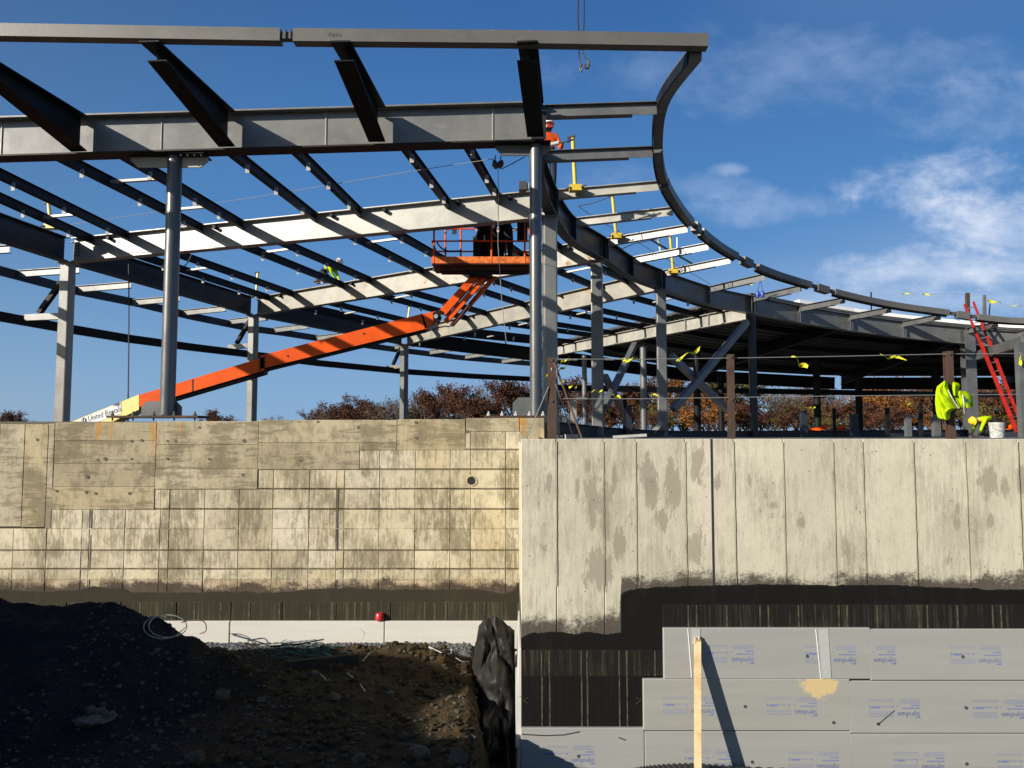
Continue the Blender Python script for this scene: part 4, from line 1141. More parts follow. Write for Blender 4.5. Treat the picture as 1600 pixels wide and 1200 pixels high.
# --- grade beam on the slab along the curve, with stub posts
pts = [V((CC.x + (RG + .1) * math.cos(th(x)), CC.y + (RG + .1) * math.sin(th(x)), 0)) for x in [2.2 + .5 * i for i in range(26)]]
zt_ = [at(905, 662, 19.6).z, at(1060, 673, 24).z, at(1500, 671, 27.5).z]
for i, p in enumerate(pts):
    p.z = lerp_tab([(0, zt_[0]), (8, zt_[1]), (20, zt_[2])], i)
t = ibeam('floor_beam', pts, .36, .22, .014, .02, M['steel_shade_blue'], 'dark blue grey floor beam running along the top of the right wall', root=pts[0])
for j, (px, yt, wd, mat) in enumerate(((1255, 642, 9, 'steel_shade_blue'), (1334, 647, 10, 'steel_shade_blue'), (1418, 648, 8, 'steel'), (1462, 648, 10, 'steel'), (896, 626, 9, 'steel_sunlit'), (982, 634, 9, 'steel_shade_blue'), (976, 617, 6, 'steel_shade'), (1303, 638, 4, 'steel_shade'), (1386, 637, 5, 'steel_shade'), (1438, 631, 5, 'steel_shade'))):
    Y = 25.5 if px > 1200 else 21.8; p = at(px, yt, Y); w = wd / FPX * Y / 2
    lab = 'short %s stub post on the floor beam, %s' % ({'steel_shade_blue': 'blue grey', 'steel': 'grey', 'steel_sunlit': 'pale', 'steel_shade': 'thin dark'}[mat], ['left of the pale footed column', 'under the middle of the deck', 'left of the hanging jacket', 'partly behind the hanging jacket', 'left of the second square column', 'just right of the second square column', 'tallest near the second square column', 'between the two blue grey stubs', 'right of the second blue grey stub', 'nearest the hanging jacket'][j])
    t = MB().rect([(p.x, Y, CZ), p], -w, w, -w, w).build('stub_post', M[mat]); tag(t, lab, 'steel post')
bar('low_rail', at(870, 606, 33), at(1600, 618, 44), .26, M['steel_shade'], 'long dark low rail far behind the columns, in front of the trees', 'rail')
# small canopy frame at the right edge
bar('canopy_beam', at(1527, 556, 27.4), at(1600, 533, 22.5), .18, M['steel'], 'grey beam from the flanged column to the thin post at the right edge', 'steel beam', None, .3)
bar('canopy_beam', at(1560, 552, 30), at(1640, 556, 27), .16, M['steel'], 'grey cross beam behind the red ladder', 'steel beam', None, .25)
p = at(1592, 535, 22); t = thing('thin_column', (p.x, 22, CZ), 'thin grey post with yellow tape at the right edge', 'steel column')
MB().box((p.x - .085, 21.9, CZ - .02), (p.x + .085, 22.1, p.z)).build('shaft', M['steel'], t)
# ---------------------------------------------------------------- boom lift
YLF = 17.9
lift = thing('boom_lift', (at(40, 690, YLF).x, YLF, ZP), 'orange boom lift with a lettered yellow boom base, basket raised under the bright beam', 'boom lift')
def boom(name, ta, tb, ba, bb, w, mat, Y0=YLF, Y1=YLF):
    """boom section from its upper edge ta-tb and lower edge ba-bb in pixels"""
    A, B, C, D = at(*ta, Y0), at(*tb, Y1), at(*bb, Y1), at(*ba, Y0)
    mb = MB().prism([A, D, C, B], V((0, w, 0)))
    return mb.build(name, mat, lift)
bs = boom('boom_base', (40, 688), (217, 616.5), (60, 712), (217, 640), .50, M['cream'])
boom('boom_underside_box', (150, 660), (215, 633), (150, 672), (204, 646), .44, M['yellow'], YLF + .03, YLF + .03)
A, B = at(126, 660, YLF - .004), at(188, 632, YLF - .004); C, D = at(189, 641, YLF - .004), at(130, 671, YLF - .004)
MB().prism([at(121, 657, YLF - .005), at(121, 671, YLF - .005), at(189.5, 645.8, YLF - .005), at(189.5, 629, YLF - .005)], V((0, .004, 0))).build('name_plate', M['white'], bs)
dirx = (at(187, 642.5, YLF) - at(137, 658, YLF)).normalized()
t_ = text_mb('United Rentals', .185, dirx, V((-dirx.z * .2, 0, 1)), at(137.5, 658.5, YLF - .008))
zz = [v.x for v in t_.v]; x0 = min(zz); k = (at(187, 0, YLF).x - at(137.5, 0, YLF).x) / (max(zz) - x0)
sc = MB(); sc.f = t_.f; sc.m = [0] * len(t_.f)
for v in t_.v:
    dv = v - at(137.5, 658.5, YLF - .008); l_ = dv.dot(V(dirx)); h_ = dv - V(dirx) * l_
    sc.v.append(at(137.5, 658.5, YLF - .008) + V(dirx) * (l_ * k) + h_)
sc.build('lettering', M['ink'], bs, fixn=False)
c0 = at(131.3, 657, YLF - .007)
mb = MB().add([c0 + V((math.cos(i / 16 * 6.2832) * .065, 0, math.sin(i / 16 * 6.2832) * .065)) for i in range(16)], [tuple(range(16))])
mb.build('round_logo', M['inkblue'], bs, fixn=False)
c1 = c0 + V((-.012, -.0015, 0))
mb = MB()
for s in (-1, 1):
    mb.add([c1 + V((s * .012 + (.0 if s < 0 else .0), 0, 0)) + V((math.cos(q) * .03 * s * .8, 0, math.sin(q) * .045)) for q in [-1.3 + .26 * i for i in range(11)]], [tuple(range(11))])
mb.build('logo_mark', M['white'], bs, fixn=False)
boom('boom_section', (217.5, 617), (412, 558), (217.5, 636), (412, 579), .40, M['orange'])
boom('boom_section', (405, 556), (660, 490), (405, 577), (668, 513), .36, M['orange'], YLF, YLF)
boom('boom_lip', (217.5, 636.5), (412, 579.5), (217.5, 641), (412, 584), .30, M['steel_shade'], YLF + .05, YLF + .05)
boom('boom_lip', (405, 577.5), (664, 514), (405, 581), (664, 517.5), .26, M['steel_shade'], YLF + .05, YLF + .05)
for (x, y) in ((449, 556), (568, 521), (655, 502)):
    MB().tube([at(x, y, YLF - .02), at(x, y, YLF + .02)], .02, 8).build('boom_pin', M['bolt'], lift)
boom('boom_nose', (658, 491), (690, 484), (664, 514), (676, 506), .34, M['orange'])
# knuckle, jib and levelling links
MB().prism([at(676, 489, 17.83), at(677, 501, 17.83), at(686, 507, 17.83), at(690, 497, 17.83), at(686, 483, 17.83)], V((0, .05, 0))).build('knuckle_plate', M['steel_shade'], lift)
MB().tube([at(681, 494, 17.78), at(681, 494, 18.3)], .05, 10).build('knuckle_pin', M['galv'], lift)
boom('jib_arm', (688, 483), (737, 429), (695, 493), (750, 431), .22, M['orange'])
boom('jib_link', (693, 500), (754, 431), (699, 505), (763, 433), .10, M['orange'], YLF + .05, YLF + .05)
boom('jib_link', (703, 507), (769, 431), (708, 510), (777, 432), .10, M['orange'], YLF + .15, YLF + .15)
boom('jib_cylinder', (699, 494), (738, 449), (702, 497), (742, 451), .05, M['steel_shade'], YLF + .06, YLF + .06)
mb = MB().box((at(668, 506, YLF).x, YLF + .1, at(668, 514, YLF).z), (at(684, 500, YLF).x, YLF + .3, at(668, 505, YLF).z)); mb.build('knuckle_bracket', M['galv'], lift)
for dy in (0, .09):
    MB().tube(catmull([at(600, 531, YLF + .1 + dy), at(660, 520, YLF + .08 + dy), at(680, 513, YLF + .02 + dy), at(694, 510, YLF + .0 + dy), at(712, 503, YLF + .02 + dy), at(758, 440, YLF + .05 + dy), at(768, 425, YLF + .1 + dy)], 6), .016, 6).build('hydraulic_hose', M['cable'], lift, True)
for x, y0, y1 in ((412, 557, 580), (405, 557, 580), (300, 593, 612)):
    MB().prism([at(x, y0, YLF - .004), at(x, y1, YLF - .004), at(x + 2.2, y1 - .7, YLF - .004), at(x + 2.2, y0 - .7, YLF - .004)], V((0, .02, 0))).build('boom_collar', M['basket_under'], lift)
# basket
BX0, BX1 = at(675, 412, 17.45).x, at(836, 412, 17.45).x
BY0, BY1 = 17.45, 18.45
ZB = at(700, 411.5, BY0).z; ZK = at(700, 401, BY0).z
mb = MB().box((BX0, BY0 - .005, ZB - .022), (BX1, BY1, ZB)); mb.build('basket_floor', M['basket_under'], lift)
mb = MB()
for y in (BY0 + .25, BY0 + .5, BY0 + .75): mb.box((BX0 + .15, y - .03, ZB - .10), (BX1 - .15, y + .03, ZB - .023))
mb.build('floor_bearers', M['basket_under'], lift)
MB().box((at(735, 0, 17.9).x, 17.7, ZB - .24), (at(770, 0, 17.9).x, 18.2, ZB - .101)).build('jib_mount', M['steel_shade'], lift)
for (y, nm) in ((BY0, 'toe_board'), (BY1, 'toe_board')):
    MB().box((BX0, y - .012, ZB + .001), (BX1, y + .012, ZK)).build(nm, M['orange_worn'], lift)
for x in (BX0, BX1): MB().box((x - .012, BY0 + .013, ZB + .001), (x + .012, BY1 - .013, ZK)).build('toe_board', M['orange_worn'], lift)
ZR = ZB + 1.08
for (px, Y) in ((678, BY0), (768, BY0), (820, BY0), (696, BY1), (720, BY1), (790, BY1), (828, BY1)):
    x = at(px, 390, Y).x
    MB().tube([(x, Y, ZB), (x, Y, ZR)], .022, 8).build('rail_post', M['orange'], lift, True)
for Y in (BY0, BY1):
    for z in (ZR, ZB + .52) if Y == BY0 else (ZR, ZB + .52, ZB + .27):
        MB().tube([(BX0, Y, z), (BX1, Y, z)], .020, 8).build('rail', M['orange'], lift, True)
for x in (BX0, BX1):
    for z in (ZR, ZB + .52): MB().tube([(x, BY0, z), (x, BY1, z)], .020, 8).build('rail', M['orange'], lift, True)
MB().tube(catmull([at(682, 377, 17.6), at(688, 386, 17.6), at(699, 392, 17.7), at(720, 392, 17.8)], 5), .018, 6).build('hose', M['cable'], lift, True)
x = at(710, 362, 17.4)
MB().box((x.x - .05, 17.40, x.z - .05), (x.x + .05, 17.44, x.z + .05)).build('control_tag', M['white'], lift)
MB().box((at(808, 370, 17.6).x, 17.5, at(808, 375, 17.6).z), (at(824, 350, 17.6).x, 17.8, at(808, 347, 17.6).z)).build('control_box', M['black_cloth'], lift)
# carriage, behind the left wall
cx = at(40, 690, YLF).x
MB().box((cx - 1.0, YLF - .75, ZP + 1.05), (cx + 1.1, YLF + 1.05, ZP + 1.75)).build('turntable', M['orange'], lift)
MB().box((cx - .55, YLF - .12, ZP + 1.751), (cx + .25, YLF - .02, ZP + 2.35)).build('boom_riser', M['orange'], lift)
MB().box((cx - .55, YLF + .52, ZP + 1.751), (cx + .25, YLF + .62, ZP + 2.35)).build('boom_riser', M['orange'], lift)
MB().box((cx - 1.3, YLF - .7, ZP + .45), (cx + 1.5, YLF + .9, ZP + 1.049)).build('chassis', M['steel_shade'], lift)
for sx in (-1.05, 1.2):
    for sy in (-.85, 1.05):
        mb = MB(); c = V((cx + sx, YLF + sy, ZP + .5)); n_ = 20
        for (r0, y0, y1) in ((.5, -.17, .17),):
            ringa = [c + V((math.cos(i / n_ * 6.2832) * r0, y0, math.sin(i / n_ * 6.2832) * r0)) for i in range(n_)]
            mb.prism(ringa, V((0, y1 - y0, 0)))
        mb.build('wheel', M['hose'], lift)

# ---------------------------------------------------------------- people
BASE = {'pelvis': ((0, 0, .95), .15), 'waist': ((0, 0, 1.10), .145), 'chest': ((0, 0, 1.30), .17), 'neck': ((0, 0, 1.47), .065), 'head': ((0, -.02, 1.60), .10), 'crown': ((0, -.015, 1.69), .085)}
for s, q in ((-1, 'l'), (1, 'r')):
    BASE.update({q + 'sh': ((.19 * s, 0, 1.40), .075), q + 'el': ((.27 * s, -.02, 1.12), .052), q + 'wr': ((.25 * s, -.12, .90), .038), q + 'ha': ((.24 * s, -.17, .83), .042),
                 q + 'hip': ((.10 * s, 0, .90), .105), q + 'kn': ((.115 * s, -.03, .50), .072), q + 'an': ((.12 * s, .03, .10), .052), q + 'to': ((.13 * s, -.15, .045), .045)})
EDG = [('pelvis', 'waist', 'L'), ('waist', 'chest', 'T'), ('chest', 'neck', 'T'), ('neck', 'head', 'S'), ('head', 'crown', 'S')]
for q in 'lr':
    EDG += [('chest', q + 'sh', 'T'), (q + 'sh', q + 'el', 'A'), (q + 'el', q + 'wr', 'A'), (q + 'wr', q + 'ha', 'S'), ('pelvis', q + 'hip', 'L'), (q + 'hip', q + 'kn', 'L'), (q + 'kn', q + 'an', 'L'), (q + 'an', q + 'to', 'B')]
def person(loc, rz, pose, mats, label, hat=None, shield=None, vest=None, group=None):
    J = {k: [V(p), r] for k, (p, r) in BASE.items()}
    for k, p in pose.items(): J[k][0] = V(p)
    names = list(J); me = bpy.data.meshes.new('body')
    # fingers: five short chains on each hand
    verts = [J[k][0] for k in names]; rad = [J[k][1] for k in names]; ed = [(names.index(a), names.index(b)) for a, b, _ in EDG]
    me.from_pydata([tuple(v) for v in verts], ed, [])
    o = bpy.data.objects.new('body', me); COL.objects.link(o)
    sk = o.modifiers.new('skin', 'SKIN'); sb = o.modifiers.new('sub', 'SUBSURF'); sb.levels = 2; sb.render_levels = 2
    if not me.skin_vertices: 
        raise RuntimeError('no skin layer')
    for i, d in enumerate(me.skin_vertices[0].data): d.radius = (rad[i], rad[i] * (.78 if names[i] in ('chest', 'waist', 'pelvis') else 1)); d.use_root = (i == 0)
    dg = bpy.context.evaluated_depsgraph_get(); dg.update()
    m2 = bpy.data.meshes.new_from_object(o.evaluated_get(dg))
    bpy.data.objects.remove(o)
    ml = [mats[k] for k in 'TALSB']; idx = {k: i for i, k in enumerate('TALSB')}
    for m in ml: m2.materials.append(m)
    for p in m2.polygons:
        best = None
        for a, b, k in EDG:
            A, B = J[a][0], J[b][0]; ab = B - A; t = max(0, min(1, (p.center - A).dot(ab) / max(1e-6, ab.length_squared)))
            d = (p.center - A - ab * t).length - (J[a][1] * (1 - t) + J[b][1] * t)
            if best is None or d < best[0]: best = (d, k)
        p.material_index = idx[best[1]]; p.use_smooth = True
    r = thing('person', loc, label, 'person', group)
    r.rotation_euler = (0, 0, rz)
    bo = bpy.data.objects.new('body', m2); COL.objects.link(bo); bo.parent = r
    up = (J['crown'][0] - J['neck'][0]).normalized()
    fw = V((0, -1, 0)); fw = (fw - up * fw.dot(up)).normalized() if abs(fw.dot(up)) < .95 else V((0, 0, -1))
    if pose.get('face'): pass
    sd = fw.cross(up); hc = J['head'][0] + up * .03
    for q, s in (('l', -1), ('r', 1)):       # fingers and thumb
        W, H = J[q + 'wr'][0], J[q + 'ha'][0]; d = (H - W).normalized(); side = d.cross(V((0, 0, 1)))
        side = side.normalized() if side.length > .1 else V((1, 0, 0)); dn = d.cross(side)
        for i in range(4):
            a = H + side * (-.03 + .02 * i) + d * .02
            MB().tube([a, a + d * (.045 - .006 * abs(i - 1)) + dn * .008, a + d * .062 + dn * .03], .0095, 6).build('finger', mats['S'], r, True, local=True)
        a = H + side * .04 * s
        MB().tube([a, a + side * .02 * s + d * .025, a + side * .015 * s + d * .05 + dn * .012], .011, 6).build('thumb', mats['S'], r, True, local=True)
    def hp(a, b, c): return hc + sd * a + fw * b + up * c
    MB().prism([hp(-.012, .088, .0), hp(.012, .088, .0), hp(.006, .112, -.012), hp(0, .108, -.03), hp(-.006, .112, -.012)], -up * .012).build('nose', mats['S'], r, local=True)
    mb = MB()
    for s in (-1, 1): mb.rock(hp(.038 * s, .082, .012), .013, 1, 1, 1)
    mb.build('eye', M['ink'], r, True, local=True)
    mb = MB().prism([hp(-.028, .088, -.052), hp(.028, .088, -.052), hp(.022, .09, -.062), hp(-.022, .09, -.062)], -fw * .01); mb.build('mouth', M['hat_red'], r, local=True)
    for s in (-1, 1):
        MB().rock(hp(.097 * s, .0, .0), .026, 4, 1, 1.3).build('ear', mats['S'], r, True, local=True)
    if hat:
        mb = MB(); nr = 6; ns = 16; vv = []
        for i in range(nr + 1):
            a = i / nr * math.pi / 2
            for j in range(ns):
                b = j / ns * 6.2832; rr = math.cos(a)
                vv.append(hp(.128 * rr * math.cos(b), .15 * rr * math.sin(b), .045 + .115 * math.sin(a)))
        mb.add(vv, [(i * ns + j, i * ns + (j + 1) % ns, (i + 1) * ns + (j + 1) % ns, (i + 1) * ns + j) for i in range(nr) for j in range(ns)])
        br = [hp(.14 * math.cos(b), (.215 if math.sin(b) > 0 else .16) * math.sin(b), .045) for b in [j / ns * 6.2832 for j in range(ns)]]
        mb.prism(br, up * .008)
        mb.build('hard_hat', hat, r, True, local=True)
    if shield:
        mb = MB().prism([hp(-.07, .11, .03), hp(.07, .11, .03), hp(.06, .12, -.06), hp(-.06, .12, -.06)], fw * .01); mb.build('face_shield', shield, r, local=True)
    if vest:
        c = J['chest'][0]; w = J['waist'][0]; u = (c - w).normalized(); f2 = V((0, -1, 0)); 
        if abs(f2.dot(u)) > .8: f2 = V((0, 0, -1))
        s2 = f2.cross(u).normalized(); f2 = u.cross(s2).normalized()
        mb = MB(); n_ = 18; vv = []
        for h in (-.03, .025):
            for j in range(n_):
                b = j / n_ * 6.2832; vv.append(w + u * (.06 + h) + s2 * .168 * math.cos(b) + f2 * .135 * math.sin(b))
        mb.add(vv, [(j, (j + 1) % n_, n_ + (j + 1) % n_, n_ + j) for j in range(n_)])
        mb.build('reflective_band', vest, r, True, local=True)
    return r
S_ = M['skin']
fA = TG[2] + (TG[1] - TG[2]) * .02
p = at(857, 300, 16.85)
# orange jacket, tool in both hands, standing on the girder
pose = {'lel': (-.25, -.12, 1.14), 'lwr': (-.10, -.33, 1.10), 'lha': (-.04, -.38, 1.10), 'rel': (.27, -.08, 1.12), 'rwr': (.24, -.32, 1.12), 'rha': (.22, -.38, 1.13)}
w1 = person((p.x, 16.85, TG[2].z - .06), R(12), pose, {'T': M['hivis_orange'], 'A': M['hivis_orange'], 'L': M['denim'], 'S': S_, 'B': M['boot']}, 'worker in an orange jacket and red face guard standing on the curved girder', M['hat_white'], M['hat_red'])
q0, q1 = at(846, 229, 16.45), at(884, 221, 16.35)
t = thing('impact_tool', q0, 'long grey tool held by the worker in the orange jacket', 'tool')
MB().tube([q0, q0 + (q1 - q0) * .72], .045, 10).build('barrel', M['galv'], t, True)
MB().tube([q0 + (q1 - q0) * .72, q1], .02, 8).build('nose_rod', M['bolt'], t, True)
# crouching on the rusty beam
p = at(512, 443, 25.45)
kn = {'pelvis': (-.18, 0, .40), 'waist': (-.06, 0, .50), 'chest': (.12, 0, .58), 'neck': (.26, 0, .63), 'head': (.36, 0, .68), 'crown': (.42, 0, .75),
      'lsh': (.15, -.18, .56), 'lel': (.22, -.22, .33), 'lwr': (.33, -.14, .14), 'lha': (.37, -.10, .07), 'rsh': (.15, .18, .56), 'rel': (.24, .2, .33), 'rwr': (.36, .12, .14), 'rha': (.40, .1, .07),
      'lhip': (-.20, -.11, .36), 'lkn': (.12, -.15, .12), 'lan': (-.32, -.13, .09), 'lto': (-.46, -.13, .05), 'rhip': (-.2, .11, .36), 'rkn': (.10, .15, .12), 'ran': (-.34, .13, .09), 'rto': (-.48, .13, .05)}
w2 = person((p.x, 25.45, p.z + .0), R(-12), kn, {'T': M['hivis'], 'A': M['hivis'], 'L': M['denim'], 'S': S_, 'B': M['boot']}, 'worker in a yellow vest and white hard hat crouching on the rust streaked roof beam', M['hat_white'], None, M['reflect'])
# kneeling on the slab at the right
p = at(1541, 683, 24)
km = {k: (-x * 1.0, y, z) for k, (x, y, z) in kn.items()}
km.update({'head': (-.33, 0, .52), 'crown': (-.43, 0, .52), 'neck': (-.24, 0, .54), 'chest': (-.08, 0, .60), 'waist': (.1, 0, .60), 'pelvis': (.24, 0, .52), 'lsh': (-.12, -.18, .56), 'rsh': (-.12, .18, .56), 'lel': (-.24, -.2, .32), 'lwr': (-.3, -.16, .12), 'lha': (-.34, -.14, .05), 'lhip': (.26, -.11, .46), 'rhip': (.26, .11, .46)})
w3 = person((p.x, 24, CZ - .03), 0, km, {'T': M['hivis'], 'A': M['hivis'], 'L': M['black_cloth'], 'S': S_, 'B': M['boot']}, 'worker in a yellow jacket and yellow hard hat kneeling by the white bucket', M['hat_yellow'])
# two dark figures in the basket
bend = {'waist': (.04, -.03, 1.08), 'chest': (.12, -.1, 1.22), 'neck': (.22, -.17, 1.30), 'head': (.30, -.22, 1.34), 'crown': (.37, -.26, 1.37), 'lsh': (.03, -.2, 1.26), 'rsh': (.22, .02, 1.26), 'lel': (.10, -.33, 1.03), 'lwr': (.28, -.42, .98), 'lha': (.34, -.44, .98), 'rel': (.35, -.05, 1.03), 'rwr': (.42, -.26, 1.0), 'rha': (.45, -.32, 1.0)}
dk_ = {'T': M['black_cloth'], 'A': M['black_cloth'], 'L': M['black_cloth'], 'S': S_, 'B': M['boot']}
x = at(757, 400, 17.95).x
person((x, 17.95, ZB), 0, bend, dk_, 'dark clothed worker bending forward in the lift basket, nearer its left side', M['hat_white'])
x = at(790, 400, 18.1).x
person((x, 18.1, ZB), R(150), bend, dk_, 'dark clothed worker turned the other way in the lift basket, nearer its right side', M['hat_white'])
mb = MB()
x = at(741, 0, 18.25).x; mb.box((x, 18.12, ZB + .001), (x + .62, 18.38, ZB + .80)); mb.box((x + .05, 18.16, ZB + .80), (x + .5, 18.34, ZB + .86))  # added black box, fills the dark mass between the workers
t = mb.build('filler_box', M['black_cloth']); tag(t, 'black filler box standing in the lift basket behind the workers', 'filler box')
t = MB().rock((at(805, 396, 17.9).x, 17.9, ZB + .12), .22, 3, 2, .6).build('tool_bag', M['black_cloth'], None, True); tag(t, 'black slumped tool bag at the right end of the lift basket', 'bag')

# ---------------------------------------------------------------- guard rail posts, wires and tape flags
YP = 9.38
ztop = PR(1200, 686.5).z
def hpost(px, ytop, w, lab, grp='rusty guard rail posts on the right wall', xb=None):
    a = at(px, ytop, YP); b = at(xb or px, 686, YP); b.z = ztop
    t = thing('rail_post', b, lab, 'rail post', grp)
    h = w / 2
    for (x0, x1, y0, y1, nm) in ((-h, h, -h, -h + .012, 'flange'), (-h, h, h - .012, h, 'flange'), (-.006, .006, -h + .012, h - .012, 'web')):
        mb = MB(); vv = []
        for p in (b, a): vv += [p + V((x0, y0, 0)), p + V((x1, y0, 0)), p + V((x1, y1, 0)), p + V((x0, y1, 0))]
        mb.add(vv, [(0, 3, 2, 1), (4, 5, 6, 7), (0, 1, 5, 4), (1, 2, 6, 5), (2, 3, 7, 6), (3, 0, 4, 7)]); mb.build(nm, M['rust'], t)
    for zf in (.98, .48): MB().box((a.x - .012, YP - h - .012, b.z + (a.z - b.z) * zf - .03), (a.x + .012, YP - h - .001, b.z + (a.z - b.z) * zf)).build('wire_clip', M['bolt'], t)
    return a, b
hpost(862, 559, .105, 'rusty guard rail post at the wall corner, with rods leaning on it')
hpost(1141, 554, .075, 'rusty guard rail post in the middle of the right wall', xb=1143)
hpost(1481, 549, .082, 'rusty guard rail post with the yellow jacket hung on it', xb=1486)
hpost(1830, 549, .08, 'rusty guard rail post beyond the right edge')
def wire(name, pts, r, mat, label, cat, grp=None, seg=6):
    t = MB().tube(pts, r, seg).build(name, mat, None, True); return tag(t, label, cat, grp)
wire('wire_rope', [at(866, 561, YP), at(1000, 561.5, YP), at(1140, 559.5, YP), at(1300, 557, YP), at(1481, 553, YP), at(1830, 551, YP)], .0055, M['wire'], 'upper wire rope strung between the rusty posts', 'wire')
wire('wire_rope', [at(858, 623, YP), at(1000, 623.2, YP), at(1142, 621, YP), at(1300, 619, YP), at(1483, 617, YP), at(1830, 615, YP)], .0055, M['wire'], 'lower wire rope strung between the rusty posts', 'wire')
for (x0, x1, y) in ((872, 902, 562), (945, 960, 561.5), (900, 918, 623)):
    t = wire('turnbuckle', [at(x0, y, YP), at(x1, y, YP)], .013, M['wire'], 'steel turnbuckle on the %s wire rope%s' % ('upper' if y < 600 else 'lower', {872: ' close to the corner post', 945: ', second from the corner post', 900: ''}[x0]), 'turnbuckle')
def flag(px, py, dx, dy, Y, w, label, seed):
    """a strip of caution tape knotted on a wire and blowing"""
    a = at(px, py, Y); b = at(px + dx, py + dy, Y); d = b - a; n_ = 9; mb = MB(); vv = []; r = random.Random(seed)
    for i in range(n_ + 1):
        t = i / n_; c = a + d * t + V((0, .05 * math.sin(t * 7 + seed), .02 * math.sin(t * 9 + seed * 2)))
        k = w * (.25 if i == 0 else (.45 + .35 * math.sin(t * 6 + seed))); up = V((.3 * math.sin(seed + t * 5), .3 * math.cos(t * 4), 1)).normalized()
        vv += [c - up * k / 2, c + up * k / 2, c + up * k / 2 + V((0, .003, 0)), c - up * k / 2 + V((0, .003, 0))]
    mb.add(vv, [(i * 4 + j, i * 4 + (j + 1) % 4, (i + 1) * 4 + (j + 1) % 4, (i + 1) * 4 + j) for i in range(n_) for j in range(4)] + [(0, 3, 2, 1), (n_ * 4, n_ * 4 + 1, n_ * 4 + 2, n_ * 4 + 3)])
    tag(mb.build('caution_tape', M['tape']), label, 'caution tape')
FL = [(972, 562, 30, -2, YP, .065, 'yellow caution tape bunched on the upper wire between the second and third square columns'), (1058, 561, 36, -16, YP, .075, 'yellow lettered caution tape blowing upward from the upper wire near the cross brace'),
    (1236, 557, 25, 18, YP, .07, 'yellow caution tape drooping from the upper wire under the deck'), (1373, 556, 40, 5, YP, .04, 'long yellow caution tape lying along the upper wire under the deck'),
    (868, 575, 22, -18, YP, .05, 'yellow caution tape sticking up to the right of the corner post'), (872, 581, 18, -14, 9.45, .04, 'second yellow caution tape strip by the corner post, lower'), (874, 597, 13, -4, 12, .05, 'small yellow caution tape knot behind the corner post'), (889, 603, 12, 2, 12, .06, 'yellow caution tape bundle just left of the second square column'),
    (925, 611, 16, 1, 14, .05, 'dull yellow caution tape across the second square column'), (957, 618, 12, 3, 14, .06, 'yellow caution tape at the crossing brace right of the second square column'), (1015, 619, 14, -3, 14, .04, 'dull yellow caution tape left of the third square column'),
    (1064, 634, 9, 1, 26, .10, 'little yellow tape flag low in front of the orange trees'), (1192, 637, 17, -1, 26, .10, 'little yellow tape flag low, right of the deck corner column'), (1228, 639, 10, 1, 26, .10, 'little yellow tape flag low, left of the blue grey stub post'), (1264, 637, 10, 0, 30, .08, 'little yellow tape flag beside the pale footed column'),
    (1593, 552, 2, 18, 21.8, .2, 'yellow caution tape wound round the thin post at the right edge'), (1405, 459, 18, 0, 27, .06, 'pale tape flag on the roof wire, leftmost of the two'), (1440, 459, 17, 2, 27, .08, 'pale tape flag on the roof wire, left of the ladder top'), (1543, 470, 22, 3, 28, .16, 'yellow tape flag on the roof post behind the ladder'), (1580, 477, 18, 1, 28, .06, 'pale tape flag at the far right on the roof wire'),
    (1225, 440, 10, 2, 24, .06, 'yellow tape shred under the fascia near the blue jugs'), (1165, 445, 11, 0, 25, .05, 'yellow tape shred left of the blue jugs'), (851, 587, 6, 1, 12, .05, 'tiny yellow tape between the round column and the corner post'), (1417, 636, 6, -8, 26, .07, 'yellow tape strip left of the hanging jacket'), (950, 640, 7, 2, 18, .05, 'small yellow tape shred low beside the second square column')]
for i, f in enumerate(FL): flag(*f, i + 1)
# leaning rods at the corner post
for (a, b, r, mat, lab) in (((866, 566), (909, 684), .013, 'rod', 'long brown rod leaning on the corner post'), ((868, 600), (896, 684), .008, 'wire', 'pale thin rod leaning right of the corner post'), ((857, 605), (822, 686), .006, 'wire', 'chain hanging from the corner post down to the left wall end'), ((870, 578), (874, 684), .009, 'wire', 'upright pale rod beside the corner post'), ((862, 575), (863, 624), .009, 'galv', 'pale bar fixed up the face of the corner post')):
    A, B = at(*a, 9.32), at(*b, 9.2 if lab.startswith('chain') else 9.5); 
    tag(MB().tube([A, B], r, 6).build('leaning_rod', M[mat]), lab, 'rod')
t = MB().box((at(845, 684, 9.4).x, 9.36, ztop + .002), (at(850, 684, 9.4).x, 9.41, at(847, 669.5, 9.4).z)).build('wood_stake', M['wood']); tag(t, 'short pale wooden block standing at the wall corner', 'wood block')
t = MB().box((at(834, 686, 9.4).x, 9.3, ztop + .002), (at(844.5, 684, 9.4).x, 9.5, ztop + .025)).build('wood_offcut', M['wood']); tag(t, 'thin wooden offcut lying flat at the wall corner', 'wood block')
mb = MB().rect([at(958, 685, 9.75), at(1010, 682, 9.75)], -.03, .03, .0, .035); tag(mb.build('metal_track', M['galv']), 'pale metal channel lying on the right wall top', 'channel')
for (px, Y, lab) in ((893, 9.62, 'dented grey pail standing behind the leaning rods'),):
    c = at(px, 684, Y); c.z = ztop - .12
    t = thing('pail', c, lab, 'pail'); MB().lathe(c, [(.07, 0), (.085, .17), (.088, .17), (.088, .18), (.075, .18)], 16).build('shell', M['galv'], t, True)

